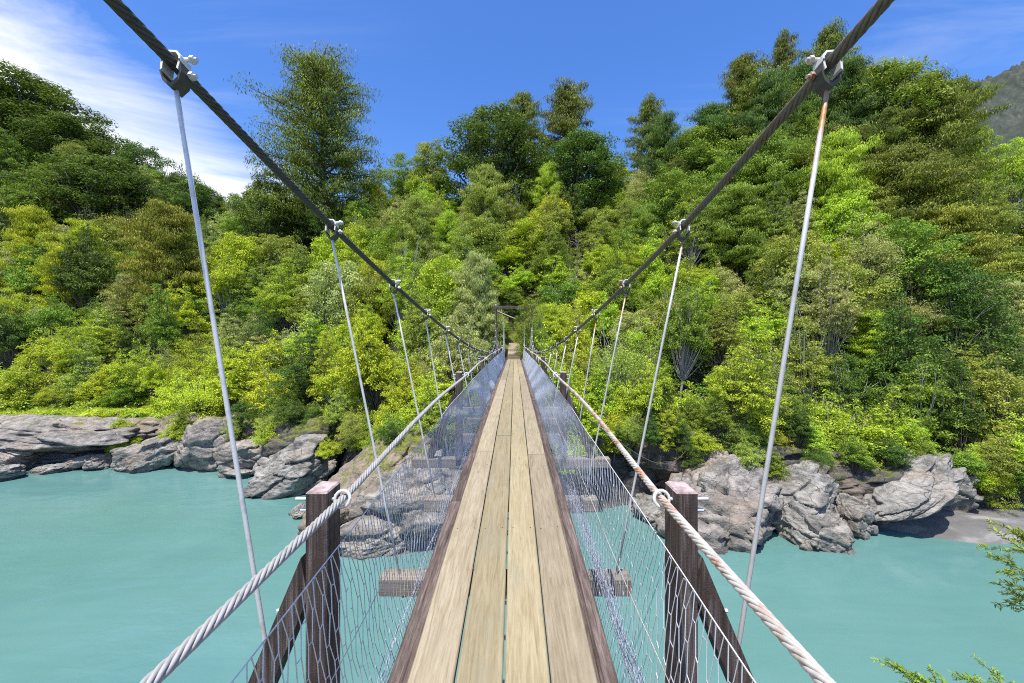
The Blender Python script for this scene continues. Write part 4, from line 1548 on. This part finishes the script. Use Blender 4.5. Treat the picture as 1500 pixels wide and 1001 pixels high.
hero('layer2', 'flat_topped_tree', 1490, 188, 40, 84, 'bright', 'bright green flat-topped tree at the right picture edge')
hero('layer2', 'flat_topped_tree', 1438, 180, 44, 52, 'bright', 'small bright flat-topped tree right of the large rimu')
hero('bare0', 'bare_tree', 1452, 214, 41, 82, 'grey', 'grey twiggy half-bare tree near the right picture edge', 'bark_pale')
hero('bare0', 'bare_tree', 1425, 330, 34, 76, 'grey', 'grey bare-limbed tree low near the right edge', 'bark_pale')
hero('bush2', 'broadleaf_tree', 560, 462, 27, 96, 'yellow', 'bright yellow-green tree beside the left netting')
hero('bush0', 'broadleaf_tree', 585, 555, 23.5, 84, 'yellow', 'yellow-green bush low beside the left netting above the rocks')
hero('bush5', 'broadleaf_tree', 450, 470, 30, 110, 'dark', 'dark green tree in the shade left of the yellow-green tree')
hero('bush4', 'broadleaf_tree', 1050, 560, 24, 110, 'emerald', 'vivid green bush above the largest right boulder')
hero('bush1', 'broadleaf_tree', 1030, 420, 31, 90, 'emerald', 'vivid green bush halfway up the right slope')
hero('bush2', 'broadleaf_tree', 960, 520, 26, 110, 'mid', 'mid green bushy tree right of the bridge above the guy wire')
hero('bush3', 'broadleaf_tree', 850, 500, 27, 90, 'olive', 'olive green tree close behind the right netting')
hero('bush2', 'broadleaf_tree', 742, 350, 47, 80, 'bright', 'bright green tree straight above the far tower')
hero('bush0', 'broadleaf_tree', 776, 360, 46, 70, 'olive', 'olive tree above the right end of the far tower')
hero('bush1', 'broadleaf_tree', 712, 386, 44.5, 60, 'emerald', 'vivid green bush left above the far tower')
hero('bare0', 'bare_tree', 618, 330, 47, 34, 'grey', 'pale dead trunk on the slope left of the bridge line', 'bark_pale')
hero('bare0', 'bare_tree', 850, 318, 48, 36, 'grey', 'pale dead trunk on the slope below the middle dark tree', 'bark_pale')
hero('bare0', 'bare_tree', 700, 385, 40, 36, 'grey', 'thin grey twigs standing out left of the far tower', 'bark_pale')
hero('bare0', 'bare_tree', 110, 262, 52, 40, 'grey', 'pale bare trunk high on the left slope', 'bark_pale')
hero('bare0', 'bare_tree', 1320, 300, 32, 60, 'grey', 'grey leaning branches in the right forest beside the golden rimu', 'bark_pale')
hero('bush4', 'broadleaf_bush', 732, 396, 43.6, 64, 'olive', 'olive bush closing the view behind the far tower on the left')
hero('bush2', 'broadleaf_bush', 762, 388, 43.4, 66, 'bright', 'bright bush closing the view behind the far tower on the right')
hero('bush6', 'broadleaf_bush', 748, 420, 42.4, 46, 'mid', 'low mid green bush framed by the far tower')
hero('layer2', 'flat_topped_tree', 778, 428, 31.8, 54, 'mid', 'small tree leaning over the far end of the bridge from the right')
hero('bush3', 'broadleaf_tree', 804, 446, 29.5, 50, 'mid', 'mid green tree hiding the right half of the far tower')
hero('layer1', 'beech_tree', 1225, 350, 33, 90, 'bright', 'layered bright tree behind the right hanger rod')

for (x, y, sc, lf, lab) in ((-1.35, 40.9, .42, 'mid', 'small mid green bush left of the far landing'), (1.25, 41.0, .45, 'olive', 'small olive bush right of the far landing'),
                           (-2.6, 39.4, .5, 'bright', 'bright bush beside the left post of the far tower'), (2.7, 38.8, .55, 'mid', 'mid green bush beside the right post of the far tower'),
                           (-0.5, 41.9, .42, 'dark', 'low dark bush at the end of the path'), (0.5, 42.2, .45, 'bright', 'low bright bush at the end of the path'), (-0.1, 43.2, .6, 'olive', 'olive bush on the slope above the path end')):
    plant('bush1', 'path_bush', (x, y, tz(x, y) - 0.1), sc, lf, lab, 'bush', 'bushes around the far landing')
    placed.append((x, y, 0.6))

# the mass of bush
ZN = {(0, 0): 'low on the left bank', (0, 1): 'halfway up the left slope', (0, 2): 'high on the left slope',
      (1, 0): 'low beside the bridge end', (1, 1): 'on the slope behind the bridge end', (1, 2): 'below the skyline trees in the centre',
      (2, 0): 'low on the right bank', (2, 1): 'halfway up the right slope', (2, 2): 'high in the right forest'}
CN = {'bright': 'bright green', 'mid': 'mid green', 'dark': 'dark green', 'olive': 'olive green', 'grey': 'grey-green', 'yellow': 'yellow-green', 'emerald': 'vivid green', 'rimu': 'drooping dark olive', 'rimu_gold': 'golden'}
LAND = [(468, 190, 'the tallest rimu'), (398, 300, 'the dark tree under the tallest rimu'), (596, 250, 'the flat-topped skyline tree'), (722, 220, 'the broad dark skyline tree'),
        (828, 170, 'the middle skyline rimu'), (850, 250, 'the dark tree under the middle rimu'), (950, 190, 'the lone skyline rimu'), (1018, 240, 'the layered tree of the right forest'),
        (1090, 180, 'the leftmost tall rimu on the right'), (1215, 150, 'the rimu behind the right clamp'), (1366, 220, 'the large rimu at the right'), (1390, 360, 'the gold-tipped rimu'),
        (246, 360, 'the golden brown rimu'), (28, 160, 'the spreading tree on the upper left skyline'), (118, 220, 'the layered tree on the left skyline'), (206, 240, 'the round left skyline tree'),
        (1490, 230, 'the flat-topped tree at the right edge'), (1452, 280, 'the grey twiggy tree'), (560, 510, 'the yellow-green tree by the left netting'), (450, 520, 'the dark tree in the left shade'),
        (1050, 600, 'the vivid green bush above the largest boulder'), (1030, 450, 'the vivid green bush on the right slope'), (850, 540, 'the olive tree behind the right netting'),
        (738, 450, 'the far tower'), (62, 636, 'the left rock shelf'), (214, 672, 'the wedge-shaped boulder'), (304, 656, 'the broad pinkish boulder'), (424, 690, 'the pointed grey boulder'),
        (1052, 748, 'the largest boulder'), (1190, 786, 'the cone-shaped rock'), (1300, 722, 'the slanting slab'), (1440, 780, 'the sand beach'), (577, 410, 'the third left cable clamp'),
        (485, 325, 'the second left cable clamp'), (624, 457, 'the fourth left cable clamp'), (999, 327, 'the second right cable clamp'), (914, 415, 'the third right cable clamp'), (873, 455, 'the fourth right cable clamp'),
        (618, 350, 'the left dead trunk'), (850, 345, 'the dead trunk under the dark tree'), (110, 290, 'the bare trunk on the left slope')]
USED = set()


def where(px, py, head):
    L = sorted(LAND, key=lambda q: (q[0] - px) ** 2 + (q[1] - py) ** 2)
    for near in ('just ', 'a little ', 'further '):
        for q in L[:6]:
            dx, dy = px - q[0], py - q[1]
            w = ('left of' if dx < 0 else 'right of') if abs(dx) > abs(dy) else ('above' if dy < 0 else 'below')
            dist = math.hypot(dx, dy)
            band = 'just ' if dist < 55 else ('a little ' if dist < 120 else 'further ')
            if band != near:
                continue
            t = '%s %s%s %s' % (head, near, w, q[2])
            if t not in USED and len(t.split()) <= 16:
                USED.add(t)
                return t
    return None


n_bush = 0
rb = random.Random(21)
cand = []
for _ in range(60000):
    y = rb.uniform(18, 80)
    x = rb.uniform(-1.45, 1.42) * y
    cand.append((x, y))
for (x, y) in cand:
    if n_bush >= 500:
        break
    yw = float(np.interp(x, WL[:, 0], WL[:, 1]))
    bx = 754 + 583 * x / y
    dr = float(np.interp(bx, RIDGE[:, 0], RIDGE[:, 2]))
    t_ = y - yw
    if t_ < 1.5 or y > dr + 4 or bx < -90 or bx > 1590:
        continue
    if bx < 270 and t_ < 5.2:
        continue
    if 1310 < bx and t_ < 1.6:
        continue
    s_ = t_ / max(dr - yw, 5)
    rad = 1.25 + 1.15 * min(1, y / 60)
    if any((x - a) ** 2 + (y - b_) ** 2 < (rad * 0.68 + c) ** 2 for a, b_, c in placed):
        continue
    sc = rad / 2.2 * rb.uniform(0.9, 1.45)
    z = tz(x, y)
    zone = 0 if bx < 520 else (1 if bx < 960 else 2)
    # keep the bridge and its landing clear
    if abs(x - XC) < 2.3 * sc + 1.35 and y < 43:
        if y > 27 and abs(x - XC) < 2.3 * sc + 0.75:
            continue
        if z + 4.4 * sc > 6.4 and y <= 33:
            continue
    lev = 0 if s_ < 0.28 else (1 if s_ < 0.68 else 2)
    pn = vnoise(np.array([[x * 0.09, y * 0.09, 3.3]]), 8)[0]
    u = rb.random()
    if zone == 1:
        leaf = ['olive', 'bright', 'grey', 'olive', 'bright', 'mid', 'yellow'][int(u * 7)]
    elif zone == 0:
        leaf = (['mid', 'bright', 'olive', 'mid', 'dark', 'grey', 'yellow'] if lev < 2 else ['mid', 'dark', 'olive', 'mid', 'dark', 'grey', 'mid'])[int(u * 7)]
    else:
        leaf = (['bright', 'olive', 'mid', 'grey', 'bright', 'mid', 'olive'] if lev < 2 else ['mid', 'mid', 'dark', 'olive', 'mid', 'bright', 'dark'])[int(u * 7)]
    if pn < 0.28:
        leaf = 'dark' if rb.random() < 0.6 else leaf
    elif pn > 0.74 and lev < 2:
        leaf = 'bright' if rb.random() < 0.5 else 'yellow'
    pr = 'bush%d' % rb.randrange(7)
    nm = {'2': 'upright_bush', '3': 'upright_bush', '5': 'upright_bush', '1': 'spreading_bush', '4': 'spreading_bush'}.get(pr[-1], 'rounded_bush')
    kindw = nm.replace('_', ' ')
    if zone == 2 and lev == 2 and rb.random() < 0.45:
        pr, sc, nm, kindw = 'rimu2', sc * 0.62, 'rimu_tree', 'young drooping rimu'
        leaf = rb.choice(['rimu', 'mid', 'rimu', 'dark'])
    elif rb.random() < 0.10 and lev:
        pr, sc, nm, kindw = 'rimu2', sc * 0.6, 'rimu_tree', 'young drooping rimu'
    elif rb.random() < 0.20 and lev:
        pr, sc, nm, kindw = 'layer1', sc * 0.62, 'layered_tree', 'small layered tree'
    szf = rb.uniform(0.8, 1.5)
    if bx > 1415 and lev == 2:
        szf *= 0.65
    if t_ < 4:
        z -= 0.5 * sc
    plant(pr, nm, (x, y, z - 0.35 * sc), sc, leaf, where(bx, 492 - 583 * (z + 2.2 * sc - CAMZ) / y, '%s %s' % (CN[leaf], kindw)) or '%s %s in the mass %s' % (CN[leaf], kindw, ZN[(zone, lev)]),
          'bush' if 'bush' in nm else 'tree', 'bush mass ' + ZN[(zone, lev)], bark='bark_pale' if rb.random() < .3 else 'bark', sz=szf)
    placed.append((x, y, rad * 0.42))
    n_bush += 1
for (xa, xb, st) in ((-18.0, -5.5, 1.9), (3.6, 15.6, 0.95), (-18.5, -4.4, 1.25), (3.2, 16.6, 1.15), (17.2, 27, 1.6), (-46, -30, 2.2)):
    x = xa
    while x < xb:
        yw = float(np.interp(x, WL[:, 0], WL[:, 1]))
        y = yw + rb.uniform(0.9, 1.9) + (4.0 if x < -29 else 0)
        if x > 17:
            y -= 0.5
        z = tz(x, y) - 0.1
        sc = rb.uniform(0.42, 0.72)
        if st in (1.9, 0.95):               # sprays rooted in the cliff face, hanging over the boulders
            y = yw + rb.uniform(-0.3, 0.7)
            z = rb.uniform(2.2, 3.0)
            sc = rb.uniform(0.30, 0.48)
        bx = 754 + 583 * x / y
        leaf = rb.choice(['mid', 'bright', 'dark', 'olive', 'mid', 'yellow', 'dark'])
        pr = 'bush%d' % rb.randrange(7)
        lab = where(bx, 492 - 583 * (z + 1.2 - CAMZ) / y, '%s overhanging bush' % CN[leaf]) or '%s overhanging bush on the rock edge' % CN[leaf]
        plant(pr, 'overhanging_bush', (x, y, max(z, 1.2)), sc, leaf, lab, 'bush', 'bushes overhanging the bank rocks', sz=rb.uniform(.8, 1.2))
        x += st * rb.uniform(0.7, 1.3)
print('bushes', n_bush)

# ferns and low plants along the bank top
nf = 0
for _ in range(4000):
    if nf >= 70:
        break
    x = rb.uniform(-38, 30)
    yw = float(np.interp(x, WL[:, 0], WL[:, 1]))
    y = yw + rb.uniform(1.6, 5.5)
    bx = 754 + 583 * x / y
    if bx < -40 or bx > 1540 or (abs(x) < 2.2):
        continue
    z = tz(x, y)
    if z < 1.9:
        continue
    leaf = rb.choice(['bright', 'yellow', 'emerald', 'mid'])
    side = 'left' if bx < 600 else ('right' if bx > 900 else 'middle')
    plant(rb.choice(['fern0', 'fern1']), 'fern', (x, y, z), rb.uniform(0.35, 0.62), leaf, where(bx, 492 - 583 * (z + 0.4 - CAMZ) / y, '%s fern' % CN[leaf]) or '%s fern sprouting above the %s bank rocks' % (CN[leaf], side), 'fern', 'ferns above the %s bank rocks' % side)
    nf += 1

for (px, py, d, sc, pr, lf, lab) in (
        (184, 652, 28.2, .34, 'bush4', 'yellow', 'yellow-green mossy cushion plant left of the wedge boulder'), (176, 630, 28.8, .36, 'bush1', 'bright', 'bright plant above the mossy rock step'),
        (256, 640, 28.0, .42, 'bush1', 'bright', 'bright green bush hanging between the wedge and the pinkish boulder'), (268, 622, 28.6, .45, 'bush0', 'mid', 'mid green bush over the left end of the pinkish boulder'),
        (346, 640, 27.2, .42, 'bush6', 'olive', 'olive bush hanging right of the pinkish boulder'), (398, 640, 25.6, .45, 'bush4', 'bright', 'bright bush hanging above the pointed boulder'),
        (352, 618, 27.8, .45, 'bush3', 'dark', 'dark bush over the rocks behind the leftmost hanger rod'), (430, 618, 25.6, .55, 'bush1', 'dark', 'dark bush shading the cliff block'),
        (480, 660, 22.4, .30, 'bush4', 'yellow', 'yellow-green plants on the top edge of the mossy slab'), (520, 640, 22.6, .40, 'bush6', 'olive', 'olive plants at the top of the mossy slab'),
        (1012, 672, 20.2, .36, 'bush1', 'dark', 'dark plants left above the largest boulder'), (1092, 668, 19.8, .34, 'bush4', 'olive', 'olive plants right above the largest boulder'),
        (1136, 690, 19.6, .34, 'bush0', 'mid', 'mid green plants in the notch right of the largest boulder'), (1205, 690, 19.6, .38, 'bush6', 'dark', 'dark plants above the cone-shaped rock'),
        (1250, 690, 19.6, .40, 'bush2', 'mid', 'mid green plants above the small boulder at the cone'), (1300, 672, 19.8, .42, 'bush1', 'dark', 'dark plants over the slanting slab'),
        (1352, 668, 20.0, .40, 'bush4', 'mid', 'mid green plants over the top end of the slanting slab'), (1410, 700, 20.0, .50, 'bush0', 'bright', 'bright bush at the left end of the sand beach'),
        (1446, 720, 19.6, .50, 'bush6', 'yellow', 'yellow-green bush behind the sand beach'), (1490, 716, 19.6, .52, 'bush1', 'mid', 'mid green bush behind the sand beach at the picture edge')):
    x, y, z = W2(px, py, d)
    plant(pr, 'bank_plant', (x, y, z - 1.6 * sc), sc, lf, lab, 'plant', 'plants between the bank rocks')

# undergrowth: uncountable leaves hugging the slope
r = np.random.RandomState(77)
n = 90000
Y = 17 + 48 * r.rand(n) ** 1.3
X = (r.rand(n) * 2.9 - 1.45) * Y
yw = np.interp(X, WL[:, 0], WL[:, 1])
ok = (Y - yw > 1.9) & ~((np.abs(X - XC) < 1.6) & (Y < 42)) & ~((X > 15.5) & (Y - yw < 1.0))
X, Y = X[ok], Y[ok]
Z = terrain(X, Y)
P = np.stack((X, Y, Z), 1)
cl = fbm(P * 0.55, 3, 12)
P[:, 2] += np.clip(cl + 0.35, 0, 1) * 1.5 * r.rand(len(P)) + 0.1
Nn = r.normal(size=P.shape) * 0.5 + np.array((0, -0.55, 0.8))
sz_ = 0.17 * r.uniform(.6, 1.5, len(P))
Vv, Qq = cards(P, Nn, sz_, sz_ * .55)
me = raw_mesh('undergrowth', Vv, Qq, None, False, np.clip(0.45 + cl * 0.6 + r.uniform(-.25, .25, len(P)), 0, 1))
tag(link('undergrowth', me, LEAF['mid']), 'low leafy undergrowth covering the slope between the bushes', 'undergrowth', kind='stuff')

Vl, Ql, tl, nv_ = [], [], [], 0
for k in range(900):
    sgn = -1 if k % 3 else 1
    y = r.uniform(22, 92)
    b_ = r.uniform(1.45, 3.4) if sgn < 0 else r.uniform(1.42, 2.6)
    x = sgn * b_ * y
    yw = float(np.interp(x, WL[:, 0], WL[:, 1]))
    if y - yw < 3:
        continue
    z = tz(x, y)
    hgt = r.uniform(2.0, 6.0)
    rb_ = r.uniform(1.2, 2.4)
    Vv, Qq, tt_ = blob_leaves(r, np.array((x, y, z + hgt * .55)), np.array((rb_, rb_, hgt * .55)), 95, 0.55, 0.6, 0.4, r.rand())
    Vl.append(Vv)
    Ql.append(Qq + nv_)
    tl.append(tt_)
    nv_ += len(Vv)
me = raw_mesh('forest_mass', np.concatenate(Vl), np.concatenate(Ql), None, False, np.concatenate(tl))
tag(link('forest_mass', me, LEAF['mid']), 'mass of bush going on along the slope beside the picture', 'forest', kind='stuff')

# grass and moss mat on the left rock shelf
n = 34000
X = r.uniform(-42, -16.5, n)
yw = np.interp(X, WL[:, 0], WL[:, 1])
Y = yw + 1.9 + r.rand(n) * 4.6
Z = terrain(X, Y)
P = np.stack((X, Y, Z), 1)
cl = fbm(P * 0.8, 3, 33)
okk = cl > -0.35
P, cl = P[okk], cl[okk]
P[:, 2] += 0.05 + 0.45 * r.rand(len(P)) * np.clip(cl + .6, 0, 1)
T = r.normal(size=P.shape) * 0.5 + np.array((0, 0, 1.0))
Nn = r.normal(size=P.shape) + np.array((0, -.8, .5))
Vv, Qq = cards(P, Nn, r.uniform(.16, .42, len(P)), r.uniform(.03, .07, len(P)), T)
me = raw_mesh('grass', Vv, Qq, None, False, np.clip(.6 + cl * .5 + r.uniform(-.2, .2, len(P)), 0, 1))
tag(link('grass', me, LEAF['yellow']), 'yellow-green grass and moss along the top of the left rock shelf', 'grass', kind='stuff')


# ------------------------------------------------------------------ near shrubs, lower right corner
def spray_shrub(name, label, foot, tips, leaf, seed, ll=0.055):
    r = np.random.RandomState(seed)
    root = empty(name, foot)
    tag(root, label, 'shrub')
    foot = np.array(foot)
    stem = MB()
    crown_v = []
    hub = np.array((foot[0], foot[1], min(t_[2] for t_ in tips) - 0.6))
    stem.tube([foot - foot, (hub - foot) * 0.5 + (0.05, 0.04, 0), hub - foot], [0.06, 0.045, 0.03], 6)
    mbk = MB()
    for tip in tips:
        tip = np.array(tip)
        ctrl = (hub + tip) / 2 + np.array((0, 0, 0.25)) + r.normal(size=3) * 0.08
        us = np.linspace(0, 1, 14)
        P = np.array([hub * (1 - u) ** 2 + ctrl * 2 * u * (1 - u) + tip * u * u for u in us])
        mbk.tube(P - foot, np.linspace(.018, .003, 14), 5, False)
        twigs = [P]
        for k in range(10):
            i = r.randint(4, 13)
            dr_ = P[i] - P[i - 1]
            dr_ = dr_ / np.linalg.norm(dr_) + r.normal(size=3) * 0.55
            dr_ /= np.linalg.norm(dr_)
            ln = r.uniform(.15, .38)
            Q_ = np.array([P[i] + dr_ * ln * u + np.array((0, 0, -.06)) * u * u for u in np.linspace(0, 1, 7)])
            mbk.tube(Q_ - foot, np.linspace(.005, .0015, 7), 3, False)
            twigs.append(Q_)
        for tw in twigs:
            L = np.linalg.norm(np.diff(tw, axis=0), axis=1).sum()
            nl = int(L / 0.0085)
            f = r.uniform(0.15 if tw is not P else 0.35, 1, nl) * (len(tw) - 1)
            i = np.minimum(f.astype(int), len(tw) - 2)
            C = tw[i] + (tw[i + 1] - tw[i]) * (f - i)[:, None]
            Td = tw[i + 1] - tw[i]
            Td /= np.linalg.norm(Td, axis=1)[:, None]
            sd = r.normal(size=C.shape)
            sd -= Td * np.sum(sd * Td, 1)[:, None]
            sd /= np.linalg.norm(sd, axis=1)[:, None]
            dirv = sd + Td * 0.7
            dirv /= np.linalg.norm(dirv, axis=1)[:, None]
            lens = ll * r.uniform(.7, 1.25, nl)
            N = np.cross(dirv, Td) + r.normal(size=C.shape) * .3 + np.array((0, 0, .5))
            V, Q = cards(C + dirv * lens[:, None] * .5 - foot, N, lens, lens * 0.26, dirv)
            crown_v.append((V, Q, np.clip(f / (len(tw) - 1) * .7 + r.uniform(-.1, .3, nl), 0, 1)))
    mb = MB()
    tn = []
    for V, Q, t_ in crown_v:
        mb.add(V, Q)
        tn.append(t_)
    link('leaves', mb.mesh('spray_leaves', False, np.concatenate(tn)), LEAF[leaf], root)
    link('stem', stem.mesh('spray_stem', True), M['bark'], root)
    link('branch', mbk.mesh('spray_branch', True), M['bark'], root)


spray_shrub('podocarp_shrub', 'dark needle-leaved shrub branches reaching in at the right picture edge', (7.1, 4.6, tz(7.1, 4.6) - 0.2),
            [W2(1452, 815, 5.0), W2(1455, 852, 5.1), W2(1474, 772, 5.0), W2(1490, 800, 4.7), W2(1488, 862, 4.8), W2(1500, 780, 4.9), W2(1510, 840, 5.2)], 'mid', 3)
spray_shrub('podocarp_shrub', 'small needle-leaved sprig tips at the lower right picture corner', (5.9, 4.5, tz(5.9, 4.5) - 0.2),
            [W2(1300, 970, 5.0), W2(1340, 985, 4.8), W2(1362, 996, 5.1), W2(1428, 994, 5.0), W2(1452, 978, 5.0), W2(1482, 1000, 4.8), W2(1320, 1008, 4.9)], 'mid', 8)

for o in bpy.data.objects:
    if '_o' in o:
        del o['_o']
